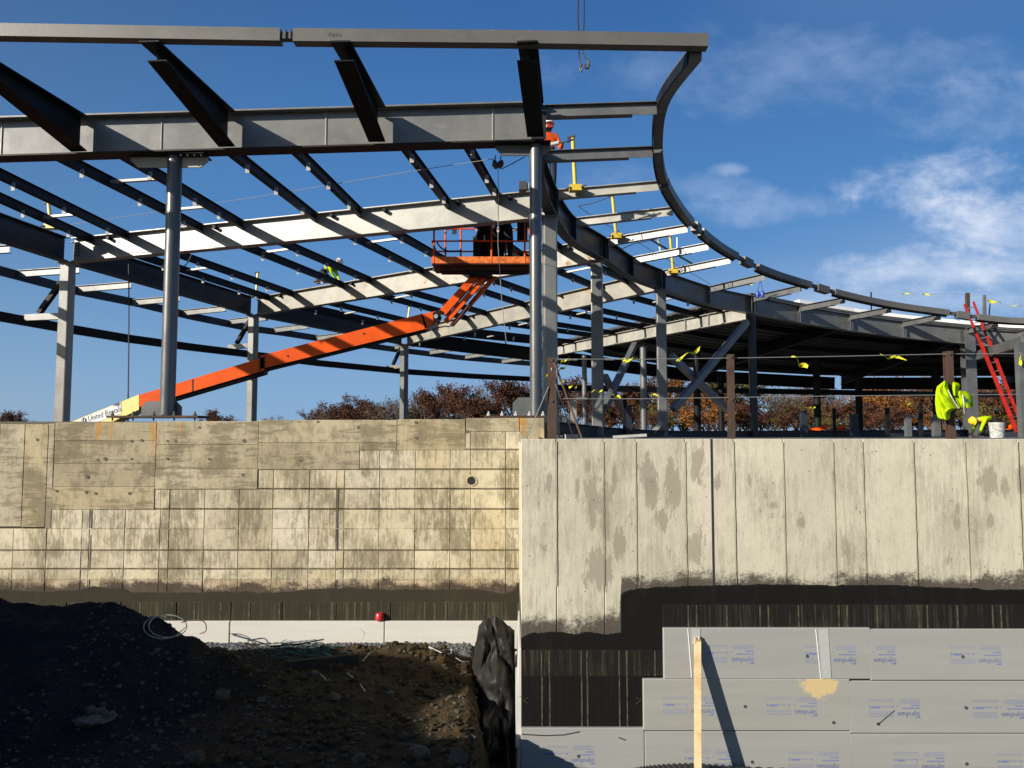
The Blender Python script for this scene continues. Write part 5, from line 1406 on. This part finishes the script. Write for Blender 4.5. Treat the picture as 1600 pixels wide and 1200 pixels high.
# hi-vis jacket hung on the post: folded cloth sheets
def lin_tab(tab, x):
    if x <= tab[0][0]: return tab[0][1]
    for (a, fa), (b, fb) in zip(tab, tab[1:]):
        if x <= b: return fa + (fb - fa) * (x - a) / (b - a)
    return tab[-1][1]
def cloth(outline, Y, bulge, seed, mat, parent, name, nx=16, ny=16):
    """outline: four edge curves given as left and right pixel x for a run of pixel y"""
    ys = [o[0] for o in outline]; mb = MB(); F_, B_ = [], []
    for j in range(ny + 1):
        y = ys[0] + (ys[-1] - ys[0]) * j / ny
        l = lin_tab([(o[0], o[1]) for o in outline], y); r = lin_tab([(o[0], o[2]) for o in outline], y)
        for i in range(nx + 1):
            u = i / nx; x = l + (r - l) * u
            d = bulge * (1 - abs(2 * u - 1) ** 3) + .030 * abs(noise.noise(V((u * 2.6 - j * .07, j * .03, seed + 9)))) - .005 + .022 * noise.noise(V((u * 2.2 + seed + j * .05, j * .10, seed))) + .010 * noise.noise(V((u * 6 - j * .2, j * .16, seed + 4)))
            F_.append(at(x, y, Y - d)); B_.append(at(x, y, Y + .02 + d * .3))
    n1 = nx + 1; K = len(F_)
    ff = [(j * n1 + i, j * n1 + i + 1, (j + 1) * n1 + i + 1, (j + 1) * n1 + i) for j in range(ny) for i in range(nx)]
    mb.add(F_ + B_, ff + [tuple(K + k for k in reversed(f)) for f in ff])
    rim = [i for i in range(n1)] + [j * n1 + nx for j in range(1, ny + 1)] + [ny * n1 + i for i in range(nx - 1, -1, -1)] + [j * n1 for j in range(ny - 1, 0, -1)]
    for a, b in zip(rim, rim[1:] + rim[:1]): mb.f.append((a, b, K + b, K + a)); mb.m.append(0)
    return mb.build(name, mat, parent, True)
jk = thing('hanging_jacket', at(1488, 600, 9.3), 'fluorescent yellow jacket hung over a rusty guard rail post', 'jacket')
cloth([(595, 1475, 1478), (597, 1473, 1480), (600, 1469, 1481), (604, 1464, 1481), (612, 1462, 1484), (625, 1461, 1490), (633, 1461.5, 1495), (638, 1462, 1499), (640, 1462, 1491), (645, 1463, 1485), (652, 1465, 1485), (655, 1468, 1484), (656, 1474, 1483)], 9.29, .05, 1, M['hivis'], jk, 'back_panel', 24, 34)
cloth([(597, 1489, 1493), (600, 1488, 1500), (603, 1488, 1501), (608, 1488, 1498), (613, 1489, 1497), (618, 1490, 1496)], 9.28, .05, 7, M['hivis'], jk, 'hood', 10, 8)
cloth([(611, 1497, 1509), (616, 1493, 1517), (624, 1497, 1520), (632, 1502, 1521), (637, 1508, 1519)], 9.30, .06, 3, M['hivis'], jk, 'sleeve', 12, 10)
cloth([(618, 1491, 1500), (628, 1495, 1504), (637, 1499, 1506)], 9.31, .02, 5, M['hivis'], jk, 'front_panel', 8, 8)
cloth([(634, 1484, 1490), (639, 1484, 1498), (642, 1486, 1495)], 9.33, .01, 5, M['net'], jk, 'lining', 6, 6)
MB().rect([at(1480.5, 609, 9.225), at(1487, 621, 9.215), at(1498, 638, 9.235)], -.005, .005, -.004, .004).build('zip_edge', M['reflect'], jk)
MB().tube(catmull([at(1504, 617, 9.22), at(1506, 628, 9.22), at(1506, 636, 9.25), at(1507, 646, 9.3)], 4), .006, 5).build('drawstring', M['reflect'], jk)
mb = MB()
for (x, y, rx, ry) in ((1508, 624, 2.2, 3.2), (1513, 627, 1.6, 4)):
    c = at(x, y, 9.222); mb.add([c + V((rx / 128 * math.cos(i / 10 * 6.283), 0, ry / 128 * math.sin(i / 10 * 6.283))) for i in range(10)], [tuple(range(10))])
mb.build('sleeve_badge', M['net'], jk, fixn=False)
# white bucket
c = at(1558.5, 684, 15.5); c.z = CZ - .029
t = thing('bucket', c, 'white splashed plastic bucket on the right wall beside the kneeling worker', 'bucket')
mb = MB().lathe(c, [(.125, 0), (.145, .265), (.152, .265), (.152, .285), (.146, .285), (.146, .30), (.153, .30), (.153, .312), (.14, .312), (.13, .02)], 24); mb.build('shell', M['bucket'], t, True)
MB().tube(catmull([c + V((-.15, 0, .27)), c + V((-.1, -.10, .18)), c + V((0, -.16, .13)), c + V((.1, -.10, .18)), c + V((.15, 0, .27))], 5), .004, 5).build('handle', M['wire'], t, True)
t = MB().box((c.x + .0, 15.45, c.z + .313), (c.x + .17, 15.6, c.z + .35)).build('trowel_case', M['black_cloth']); tag(t, 'black case resting on the rim of the white bucket', 'case')
# ladder
t = thing('extension_ladder', at(1592, 668, 23.5), 'red extension ladder leaning up to the roof edge at the right', 'ladder')
LA, LB = at(1588, 676, 23.3), at(1507, 476, 27.2); RA, RB_ = at(1599, 676, 23.5), at(1521, 472, 27.4)
for (a, b) in ((LA, LB), (RA, RB_)): MB().rect([a, b], -.026, .026, -.04, .04).build('rail', M['red'], t)
off = V((0, -.07, .03))
for (a, b) in ((LA, LB), (RA, RB_)): MB().rect([a + (b - a) * .02 + off, a + (b - a) * .66 + off], -.018, .018, -.03, .03).build('fly_rail', M['red'], t)
for i in range(15):
    q = (i + .6) / 15.2; MB().tube([LA + (LB - LA) * q, RA + (RB_ - RA) * q], .02, 6).build('rung', M['alu'], t)
# posts, wire on the roof
bar('roof_post', at(1513, 540, 28.2), at(1511.5, 458, 28.2), .12, M['rust'], 'dark rusty post rising above the roof edge behind the ladder top', 'rail post')
bar('roof_post', at(1539, 520, 28.6), at(1538, 461, 28.6), .09, M['steel'], 'grey post above the roof edge right of the ladder', 'rail post')
bar('roof_post', at(1545, 500, 28.6), at(1547, 474, 28.6), .03, M['steel_shade'], 'thin rod above the roof edge right of the grey post', 'rail post')
bar('roof_post', at(1361.5, 486, 29), at(1361, 456, 29), .04, M['steel_shade'], 'thin dark rod standing on the white roof edge', 'rail post')
wire('roof_wire', [at(1345, 455, 29), at(1405, 459, 28), at(1440, 460, 27.5), at(1511, 459, 28.2)], .004, M['wire'], 'thin wire with tape flags above the white roof edge', 'wire')
wire('roof_wire', [at(1545, 474, 28.4), at(1575, 477, 28), at(1640, 480, 28)], .004, M['wire'], 'thin wire running right from the grey roof post', 'wire')

# yellow fall protection posts on the roof steel
def stanchion(px, yb, yt, Y, label, tx=0, arm=0, mat='yellow'):
    b, a = at(px, yb, Y), at(px + tx, yt, Y)
    t = thing('safety_post', b, label, 'safety post', 'yellow fall protection posts')
    MB().tube([b, a], .042, 10).build('tube', M[mat], t, True)
    mb = MB().box((b.x - .13, b.y - .10, b.z - .03), (b.x + .13, b.y + .10, b.z + .10)); mb.build('clamp', M[mat], t)
    for s in (-1, 1):
        MB().tube([b + V((.11 * s, -.11, .03)), b + V((.22 * s, -.14, .02 + .05 * s))], .016, 6).build('clamp_screw', M['bolt'], t)
    MB().rect([a + V((-.12, 0, .0)), a + V((.05, 0, .05))], -.03, .03, -.02, .02).build('anchor_head', M['bolt'], t)
    return a
a1 = stanchion(899, 297, 216, ringY(2, RG) - .3, 'yellow fall protection post on the third outrigger, tallest in the picture', -4)
a2 = stanchion(963, 371, 306, ringY(4, RG) - .4, 'yellow fall protection post on the fifth outrigger, in front of the open sky', -6)
a3 = stanchion(1052, 426, 368, ringY(6, RG) - .4, 'yellow fall protection post on the seventh outrigger, behind two outriggers', -5)
a4 = stanchion(400, 462, 427, OG[4].y - .1, 'pale yellow safety post over the second left column', 3, mat='cream')
a5 = stanchion(80, 356, 318, 18.6, 'pale yellow safety post over the first left column', -4, mat='cream')
stanchion(636, 512, 480, OG[6].y - .1, 'pale yellow safety post over the third left column, behind the boom', 4, mat='cream')
wire('lanyard', [at(886, 222, 15.6), at(895, 218, 16.1)], .02, M['cable'], 'short lanyard end on the tallest yellow post', 'lanyard')
wire('lanyard', [a2, at(945, 311, 19.3), at(925, 318, 19), at(903, 322, 18.6)], .012, M['wire'], 'lanyard with a turnbuckle hanging left from the second yellow post', 'lanyard')
wire('lanyard', [at(903, 322, 18.6), at(930, 341, 19.5), at(1110, 444, 25.0)], .007, M['cable'], 'thin lifeline running down along the curved girder', 'lifeline')
wire('lanyard', [at(967, 391, 21), at(990, 381, 21.3), at(1010, 377, 22), a3], .012, M['cable'], 'dark lanyard hanging left from the third yellow post', 'lanyard')
wire('lanyard', [at(1016, 374, 22.4), at(1085, 414, 23.2)], .03, M['steel'], 'thin grey strut across the seventh outrigger', 'strut')
t = thing('work_pole', at(1031, 400, 22.6), 'pale work pole and tools hanging behind the third yellow post', 'pole')
MB().tube([at(1028, 372, 22.6), at(1034, 402, 22.6)], .035, 8).build('pole', M['galv'], t); MB().tube([at(1058, 371, 23), at(1058, 390, 23)], .02, 8).build('antenna', M['white'], t)
wire('lifeline', [at(0, 367, 19), at(70, 357, 18.6), at(400, 308, 16.5), at(640, 268, 14.5), at(772, 248, 13.1)], .006, M['wire'], 'thin lifeline strung across the front roof bay', 'lifeline')
t = thing('beam_trolley', at(778, 246, 13), 'chain hoist blocks hanging under the front beam left of the right round column', 'hoist')
for dx in (-3, 5):
    c = at(777 + dx, 257, 13.0); MB().rock(c, .055, 3 + dx, 2, 1.4).build('block', M['bolt'], t, True)
MB().tube([at(774, 243, 13), at(774, 250, 13)], .01, 6).build('hook', M['bolt'], t); MB().tube([at(783, 243, 13), at(782, 250, 13)], .01, 6).build('hook', M['bolt'], t)
wire('hoist_rope', [at(778, 264, 13), at(779, 300, 13), at(778, 380, 13), at(784, 470, 13), at(791, 535, 13)], .006, M['wire'], 'thin rope hanging from the hoist blocks past the basket', 'rope')
wire('hoist_rope', [at(784, 264, 13), at(800, 256, 13), at(820, 245, 12.8)], .008, M['cable'], 'dark sling from the hoist blocks to the round column', 'rope')
t = thing('beam_light', at(817, 290, 15.5), 'small dark box on top of the bright roof beam beside the round column', 'box')
A = at(811, 298, 15.9); MB().box((A.x, 15.8, A.z), (A.x + .16, 16.05, A.z + .18)).build('case', M['bolt'], t); MB().box((A.x + .161, 15.82, A.z + .02), (A.x + .21, 16.0, A.z + .14)).build('lamp_glass', M['galv'], t)
wire('power_cable', [at(201, 412, 18.4), at(201.5, 470, 18.4), at(201, 560, 18.4), at(200, 640, 18.4), at(200, 720, 18.4)], .016, M['cable'], 'black cable hanging straight down in front of the lift boom', 'cable')
wire('power_cable', catmull([at(300, 397, 17.8), at(292, 412, 17.8), at(280, 420, 17.8), at(268, 421, 17.8)], 4), .012, M['cable'], 'black cable end looping behind the left tall round column', 'cable')
t = thing('crane_hooks', at(908, 60, 9.0), 'two crane lines with hooks hanging in front of the fascia', 'crane line')
MB().tube(catmull([at(905, -40, 10.6), at(903, 20, 10.6), at(904, 50, 10.6), at(905, 90, 10.6), at(909, 104, 10.6)], 5), .010, 6).build('line', M['cable'], t, True)
MB().tube(catmull([at(912.5, -40, 10.6), at(912.5, 30, 10.6), at(911, 80, 10.6), at(917, 95, 10.6)], 5), .010, 6).build('line', M['cable'], t, True)
MB().tube(catmull([at(909, 100, 10.6), at(906, 106, 10.6), at(908, 112, 10.6), at(909.5, 108, 10.6)], 4), .014, 6).build('hook', M['bolt'], t, True)
MB().tube(catmull([at(917, 93, 10.6), at(920, 98, 10.6), at(919, 106, 10.6), at(914, 105, 10.6), at(914, 101, 10.6)], 4), .018, 6).build('hook', M['bolt'], t, True)
for (px, lab) in ((1184, 'blue plastic jug hanging under the fascia, left of the pair'), (1191.5, 'blue plastic jug hanging under the fascia, right of the pair')):
    c = at(px, 465, 25.2); t = thing('water_jug', c, lab, 'jug', 'blue jugs'); MB().lathe(c, [(.055, 0), (.065, .03), (.065, .17), (.05, .2), (.025, .21), (.025, .24)], 12).build('shell', M['blue'], t, True)
    MB().tube([c + V((0, 0, .24)), at(1188.5, 437, 24.6)], .008, 5).build('cord', M['blue'], t)
for (px, wd, lab) in ((1277, 26, 'orange plastic barrier lying far behind, left of the pale footed column'), (1308, 18, 'orange plastic barrier lying far behind, between the stub posts'), (1577, 12, 'orange cone like barrier end right of the white bucket')):
    c = at(px, 672, 30); mb = MB().rock(c, wd / 2 / FPX * 30, px, 2, .35); mb.rock(c + V((.28 * wd / 26, 0, .12)), .14, px + 1, 1, .8); t = mb.build('orange_barrier', M['orange'], None, True); tag(t, lab, 'barrier')

# ---------------------------------------------------------------- things in the excavation
A, B = at(1090, 1003, YR - .12), at(1090.5, 1235, YR - .52)
t = thing('wood_stake', B, 'long splintered wooden stake leaning on the foam boards', 'stake')
MB().rect([B, A], -.040, .040, -.020, .020).build('lumber', M['wood'], t)
for (dx, h, w) in ((-.032, .05, .010), (.012, .065, .012), (.033, .03, .008), (-.008, .03, .01)):
    MB().prism([A + V((dx - w, -.018, -.01)), A + V((dx + w, -.018, -.01)), A + V((dx + w * .2, -.008, h))], V((0, .03, 0))).build('splinter', M['wood'], t)
# corrugated pipe at the foot of the wall
pts = catmull([at(930, 1215, 8.98), at(985, 1203, 8.92), at(1020, 1197, 8.90), at(1080, 1194, 8.88), at(1160, 1199, 8.88), at(1300, 1204, 8.88), at(1450, 1206, 8.88), at(1540, 1202, 8.88), at(1640, 1205, 8.88), at(1900, 1210, 8.88)], 30)
sc = [1 + (.10 if (i // 2) % 2 else -.04) for i in range(len(pts))]
pts = [p - V((0, 0, .085)) for p in pts]
t = MB().tube(pts, .085, 14, 0, sc).build('drain_pipe', M['hose'], None, True); tag(t, 'black corrugated drain pipe lying along the foot of the foam boards', 'pipe')
# black fabric heaped in the corner
nu, nv = 70, 110; vv = []
topo = [(742, 1030), (748, 1004), (756, 976), (764, 966), (774, 963), (784, 969), (795, 978), (803, 984), (809, 996)]
for j in range(nv + 1):
    for i in range(nu + 1):
        u = i / nu; w = j / nv; px = 742 + 67 * u
        y0 = lerp_tab(topo, px); py = y0 + (1235 - y0) * w ** 1.1
        px2 = px - 4 * (1 - u) + 8 * (1 - u) * w + 9 * noise.noise(V((w * 6, u * 2, 2))) * (1 - u) + 5 * noise.noise(V((w * 15, u * 3, 5))) * (1 - u)
        Y = 10.75 - 1.35 * w - .35 * math.sin(u * 3.1) * (1 - w) + .20 * noise.noise(V((u * 3, w * 6, 1))) + .05 * noise.noise(V((u * 7, w * 9, 4))) + .10 * abs(noise.noise(V((u * 3 + w * 3, w * 5, 7)))) - .30 * abs(noise.noise(V((u * 2.5 - w * 3, w * 3.6, 12)))) + .03 * abs(noise.noise(V((u * 8 + w * 6, w * 11, 9))))
        q = at(px2, py, Y); q.x = min(q.x, .035); vv.append(q)
mb = MB(); n1 = nu + 1; K = len(vv)
ff = [(j * n1 + i, (j + 1) * n1 + i, (j + 1) * n1 + i + 1, j * n1 + i + 1) for j in range(nv) for i in range(nu)]
mb.add(vv + [v + V((0, .012, 0)) for v in vv], ff + [tuple(K + k for k in reversed(f)) for f in ff])
t = mb.build('filter_fabric', M['tarp'], None, True, fixn=False); tag(t, 'heap of crumpled black fabric hanging down into the trench at the wall corner', 'fabric')

def on_pile(px, py):
    """first point of the spoil surface on the sight line through (px, py)"""
    Y = 5.6
    while Y < 11.9:
        p = at(px, py, Y)
        if p.z - CZ <= pile_h(p.x, p.y): return p
        Y += .02
    return at(px, py, 11.5)
srng = random.Random(11)
# broken concrete lump
c = on_pile(148, 1120); t = thing('rubble_lump', c, 'flat lump of broken concrete with cobbles on the dark slope at the lower left', 'rubble')
mb = MB().rock(c, .20, 5, 3, .36)
for v in mb.v: v += V((noise.noise(v * 9), noise.noise(v * 9 + V((5, 0, 0))), noise.noise(v * 9 + V((0, 7, 0))))) * .045 + V((0, 0, .02 * noise.noise(v * 30)))
mb.build('slab_lump', M['rubble'], t)
for (dx, dz, r) in ((-.03, .09, .062), (.06, .06, .04), (.10, .07, .036), (.14, .05, .035), (.17, .03, .03)):
    MB().rock(c + V((dx, -.05, dz)), r, r * 100, 2, .8).build('cobble', M['stone'], t, True)
# single stones one can pick out
for (px, py, r, lab) in ((305, 1190, .10, 'grey boulder at the bottom edge left of the middle'), (745, 1082, .055, 'pale cobble at the brink of the trench'), (715, 1190, .10, 'big earthy boulder at the bottom beside the trench'), (675, 1030, .045, 'flat pale stone near the top of the brown shelf'), (632, 1154, .06, 'rounded stone low on the brown slope'), (523, 1092, .065, 'broad pale stone left of the middle of the slope'), (490, 1055, .06, 'dusty stone in front of the dark plank'), (345, 1090, .08, 'dusty grey stone at the foot of the heap'), (655, 1185, .11, 'wide earthy stone at the bottom of the brown slope'), (737, 1155, .05, 'pale cobble low at the trench brink'), (245, 1018, .04, 'small white chip of stone on the black heap'), (408, 1100, .07, 'dark angular stone left of the pale stone'), (560, 1190, .07, 'half buried stone at the bottom middle'), (610, 1085, .05, 'knobbly stone in the brown clay face')):
    c = on_pile(px, py); tag(MB().rock(c + V((0, 0, r * .25)), r, srng.random() * 50, 2, .75).build('stone', M['stone'], None, True), lab, 'stone')
# uncounted pebbles and clods
TPL = []
for i in range(8):
    t_ = MB().rock((0, 0, 0), 1., i * 3.3 + 1, 1, .75); TPL.append(([V(v) for v in t_.v], t_.f))
for (nm, mat, n_, rmin, rmax, cond) in (('pebbles', 'stone', 2600, .008, .036, lambda x, y: True), ('black_stone_chips', 'heap_chip', 3600, .006, .018, lambda x, y: x < -2.2), ('gravel_bed', 'gravel', 3800, .012, .03, None), ('earth_clods', 'brown_soil', 1500, .015, .075, lambda x, y: x > -2.6 - srng.random())):
    mb = MB(); k = 0
    while k < n_:
        if cond is None: x = srng.uniform(-5.5, -.2); y = srng.uniform(11.1, 12.02)
        else: x = srng.uniform(-5.2, -.35); y = srng.uniform(6.6, 11.0)
        k += 1
        if cond and not cond(x, y): continue
        h = pile_h(x, y); z = CZ + h
        r = rmin + (rmax - rmin) * srng.random() ** 3
        c = V((x, y, z + r * .15)); w_ = srng.uniform(0, 6.28); ca, sa = math.cos(w_), math.sin(w_); f_ = srng.uniform(.75, 1.3)
        tv, tf = TPL[srng.randrange(8)]
        mb.add([c + V((v.x * ca * f_ - v.y * sa, v.x * sa * f_ + v.y * ca, v.z)) * r for v in tv], tf)
    tag(mb.build(nm, M[mat]), {'pebbles': 'pebbles scattered over the spoil', 'black_stone_chips': 'stone chips over the black heap', 'gravel_bed': 'grey gravel along the foot of the left wall', 'earth_clods': 'clods of brown earth'}[nm], 'gravel', kind='stuff')
# plank, netting, wire coil and straps
a, b = on_pile(448, 1046), on_pile(562, 1036); a.z += .06; b.z += .07
tag(MB().rect([a, b], -.05, .05, -.11, .05).build('plank', M['wood_dark']), 'dark weathered plank lying on the brown shelf', 'plank')
def strand(name, px, lift, r, mat, label, cat, grp=None):
    pts = []
    for (x, y) in px: p = on_pile(x, y); pts.append(p + V((0, -.02, lift + srng.uniform(0, .03))))
    tag(MB().tube(catmull(pts, 5), r, 5).build(name, M[mat], None, True), label, cat, grp)
for (px, lab) in (([(657, 1002), (668, 1012), (682, 1020), (704, 1018), (703, 1025), (690, 1020)], 'white looped strap near the trench'), ([(655, 1000), (672, 1014), (690, 1023)], 'white straight strap next to the looped one'), ([(712, 1029), (722, 1034), (733, 1035)], 'white strap end at the trench brink'), ([(498, 1015), (510, 1024), (521, 1028)], 'pale green strap over the netting'), ([(500, 1054), (513, 1066)], 'short pale strap below the plank'), ([(543, 1052), (556, 1064)], 'short pale strap under the right end of the plank'), ([(563, 1070), (571, 1082)], 'short bent pale strap, lowest on the shelf'), ([(567, 1036), (578, 1022)], 'short pale strap standing right of the plank'), ([(520, 1023), (540, 1022), (552, 1027)], 'pale arched strap right of the netting'), ([(563, 987), (570, 992), (566, 1002)], 'thin dark strap in front of the pale footing boards')):
    strand('strap', px, .01, .006, 'strap', lab, 'strap')
# tangled green netting
mb = MB()
for i in range(70):
    x, y = srng.uniform(405, 520), srng.uniform(1008, 1034); p = on_pile(x, y) + V((0, -.02, .03)); d = V((srng.uniform(-.35, .35), srng.uniform(-.1, .1), srng.uniform(-.03, .08)))
    mb.tube([p, p + d * .5 + V((0, 0, .03)), p + d], .005, 4)
tag(mb.build('netting', M['net']), 'tangle of dark green netting on the brown shelf', 'netting', kind='stuff')
for i in range(5):
    x = 405 + i * 17; a = on_pile(x, 1012 + 2 * (i % 3)); tag(MB().tube([a + V((-.15, 0, .05)), a + V((.28, .05, .04 + .02 * i))], .011, 5).build('thin_batten', M['strap' if i % 2 else 'wood_dark']), 'thin batten lying in the tangle of green netting, %s from the left' % ordn[i], 'batten')
pts = [on_pile(262 + 30 * math.cos(q) - (8 if q > 6.3 else 0), 982 + 18 * math.sin(q) + (2 if q > 6.3 else 0)) + V((0, 0, .03)) for q in [i * .35 for i in range(34)]]
tag(MB().tube(pts, .007, 5).build('wire_coil', M['wire'], None, True), 'loose coil of wire on the right shoulder of the black heap', 'wire coil')
a = on_pile(283, 975); tag(MB().tube(catmull([a + V((0, 0, .02)), a + V((.12, 0, .05)), a + V((.32, .03, .03)), a + V((.36, .02, -.1)), a + V((.28, 0, -.14))], 5), .008, 5).build('bent_rod', M['rod'], None, True), 'bent rod sticking out of the heap towards the pale boards', 'rod')
# red can on the footing boards
c = at(593, 968.5, YL - .06); c.z = PL(593, 968).z
t = thing('drink_can', c, 'red can standing on the sunlit pale foam board under the left wall', 'can')
MB().lathe(c, [(.05, 0), (.062, .012), (.062, .095), (.045, .115), (.04, .113)], 16).build('shell', M['can'], t, True)

# ---------------------------------------------------------------- trees
def leaf_mat(name, a, b, c):
    m, g = new_mat(name)
    rnd = g.n('ShaderNodeObjectInfo').outputs['Random']
    n1 = g.noise(g.pos, .55, 3); n2 = g.noise(g.pos, 5., 3)
    col = g.mix(g.ramp(g.math('ADD', n1, g.math('MULTIPLY', g.math('SUBTRACT', rnd, .5), .35)), .32, .66), a, b)
    col = g.mix(g.ramp(n2, .48, .7), col, c)
    fin(g, col, .75, None, 0, .2); return m
LM = {'brown': leaf_mat('rust brown oak leaves', (.066, .024, .012), (.092, .037, .017), (.04, .018, .012)), 'orange': leaf_mat('orange autumn leaves', (.15, .052, .011), (.20, .078, .014), (.08, .032, .010)),
      'olive': leaf_mat('olive yellow leaves', (.08, .065, .015), (.13, .10, .02), (.05, .045, .014)), 'bare': leaf_mat('sparse grey brown leaves', (.10, .06, .04), (.13, .075, .045), (.06, .045, .035))}
M['bark'] = worn('grey brown bark', (.10, .085, .07), (.06, .05, .042), .9, 4, .2)
def make_tree(kind, seed, leaves):
    r = random.Random(seed); mb = MB(); tips = []
    H = 1.0
    def grow(p, d, l, rad, lev):
        n_ = 3; pts = [p]
        for i in range(n_):
            d = (d + V((r.uniform(-.22, .22), r.uniform(-.22, .22), r.uniform(-.05, .18)))).normalized(); pts.append(pts[-1] + d * l / n_)
        mb.tube(pts, rad, 6 if lev < 2 else 4 if lev < 3 else 3, 0, [1 - .16 * i for i in range(n_ + 1)])
        if lev >= 2: tips.extend(pts[1:])
        if lev >= (4 if kind == 'bare' else 3): return
        for i in range((5 if lev == 0 else 4) if kind != 'bare' else (6 if lev == 0 else 4)):
            q = pts[r.choice((2, 3, 3)) if lev else r.choice((1, 2, 2, 3, 3))]
            a = r.uniform(0, 6.283); s = r.uniform(.55, 1.0)
            nd = (d * .75 + V((math.cos(a) * s, math.sin(a) * s, r.uniform(-.1, .45)))).normalized()
            grow(q, nd, l * r.uniform(.55, .8), rad * .52, lev + 1)
    grow(V((0, 0, 0)), V((0, 0, 1)), .42, .022, 0)
    mx = max(v.z for v in mb.v)
    t = bpy.data.objects.new('autumn_tree', None); COL.objects.link(t)
    mb.build('trunk', M['bark'], t, False, local=True)
    lb = MB()
    for i in range(leaves):
        c = r.choice(tips) + V((r.gauss(0, .028), r.gauss(0, .028), r.gauss(0, .024)))
        a = V((r.uniform(-1, 1), r.uniform(-1, 1), r.uniform(-1, 1))).normalized(); b = a.cross(V((r.uniform(-1, 1), r.uniform(-1, 1), r.uniform(-1, 1)))).normalized(); k = r.uniform(.006, .014)
        lb.v += [c - a * k - b * k * .7, c + a * k - b * k * .7, c + a * k * .8 + b * k * .7, c - a * k * .8 + b * k * .7]; n_ = len(lb.v); lb.f.append((n_ - 4, n_ - 3, n_ - 2, n_ - 1)); lb.m.append(0)
    lb.build('crown', LM[kind], t, False, local=True, fixn=False)
    t['_h'] = mx
    return t
PROTO = {}
for kind, seeds, lv in (('brown', (1, 2, 3), 3600), ('orange', (4, 5), 3600), ('olive', (6, 7), 3200), ('bare', (8, 9, 10), 700)):
    PROTO[kind] = [make_tree(kind, s, lv) for s in seeds]
used = set()
KN = {'brown': 'rust brown oak', 'orange': 'orange leaved tree', 'olive': 'olive yellow tree', 'bare': 'nearly bare grey tree'}
def landmark(px):
    for lim, s in ((60, 'at the far left over the left wall'), (110, 'beside the first left column'), (380, 'just right of the left tall round column'), (470, 'right of the second left column'), (590, 'left of the third left column'), (700, 'right of the third left column'), (830, 'left of the right tall round column'), (905, 'behind the corner post'), (960, 'behind the second square column'), (1030, 'left of the third square column'), (1110, 'behind the cross brace'), (1180, 'behind the middle rusty post'), (1260, 'right of the deck corner column'), (1340, 'behind the pale footed column'), (1430, 'left of the hanging jacket'), (1520, 'behind the hanging jacket'), (1700, 'behind the red ladder'), (9999, 'beyond the right edge')):
        if px < lim: return s
trng = random.Random(21); tn = 0; cnt = {}
def tree(px, ytop, kind, Y=None, wide=1.):
    global tn
    Y = Y or trng.uniform(82, 108); top = at(px, ytop, Y); base = CZ - 1.2; hh = top.z - base
    pr = PROTO[kind][trng.randrange(len(PROTO[kind]))]
    if pr not in used: used.add(pr); o = pr
    else: o = copy_tree(pr)
    s = hh / pr['_h']; o.location = (top.x, Y, base - .05); o.scale = (s * wide, s * wide, s); o.rotation_euler = (0, 0, trng.uniform(0, 6.28))
    key = (kind, landmark(px)); cnt[key] = cnt.get(key, 0) + 1; sz = 'low' if ytop > 632 else 'tall' if ytop < 606 else 'middling'
    tag(o, '%s %s %s, %s there' % (sz, KN[kind], landmark(px), ordn[cnt[key] - 1]), 'tree', 'autumn trees beyond the site')
    tn += 1
TREES = [(12, 641, 'brown'), (27, 645, 'brown'), (50, 655, 'bare'), (112, 654, 'brown'), (322, 641, 'brown'), (345, 640, 'brown'), (368, 650, 'bare'), (442, 645, 'bare'), (425, 654, 'brown'),
    (500, 638, 'brown'), (525, 628, 'brown'), (552, 630, 'brown'), (575, 640, 'bare'), (590, 622, 'bare'), (606, 634, 'brown'), (622, 616, 'bare'), (648, 622, 'bare'), (660, 608, 'brown'), (684, 603, 'brown'), (704, 612, 'brown'), (722, 594, 'bare'), (744, 588, 'bare'), (752, 605, 'brown'), (773, 594, 'brown'), (796, 590, 'brown'), (815, 598, 'brown'), (845, 605, 'bare'),
    (876, 600, 'brown'), (900, 590, 'brown'), (926, 596, 'bare'), (950, 600, 'brown'), (975, 592, 'bare'), (992, 588, 'brown'), (1015, 598, 'orange'), (1040, 590, 'orange'), (1062, 585, 'orange'), (1085, 592, 'orange'), (1108, 590, 'olive'), (1130, 588, 'olive'), (1155, 592, 'olive'), (1180, 600, 'olive'), (1200, 606, 'bare'), (1222, 602, 'bare'), (1246, 600, 'bare'), (1270, 602, 'bare'), (1290, 598, 'brown'), (1312, 604, 'bare'), (1335, 595, 'bare'), (1352, 600, 'orange'), (1375, 592, 'orange'), (1400, 590, 'orange'), (1425, 594, 'brown'), (1450, 592, 'orange'), (1475, 590, 'brown'), (1500, 594, 'orange'), (1525, 590, 'brown'), (1552, 594, 'orange'), (1580, 590, 'brown'), (1610, 592, 'brown')]
for q in TREES: tree(*q)
for i in range(46):      # lower trees filling in behind and between
    px = 480 + (1660 - 480) * (i + trng.random()) / 46
    tree(px, trng.uniform(618, 645), trng.choice(['brown', 'brown', 'orange', 'olive'] if px > 1000 else ['brown', 'brown', 'bare']), trng.uniform(76, 92), 1.35)
for px in (-500, -380, -240, -120, 1720, 1800, 1900, 2020): tree(px, trng.uniform(600, 640), trng.choice(['brown', 'orange', 'bare']))
for k in PROTO.values():
    for o in k:
        if '_h' in o and o not in used: [bpy.data.objects.remove(c) for c in list(o.children)]; bpy.data.objects.remove(o)
for o in bpy.data.objects:
    if '_h' in o: del o['_h']

for o in bpy.data.objects:
    if o.parent is None and 'label' in o and len(o['label'].split()) > 16: print('LONG', o.name, o['label'])
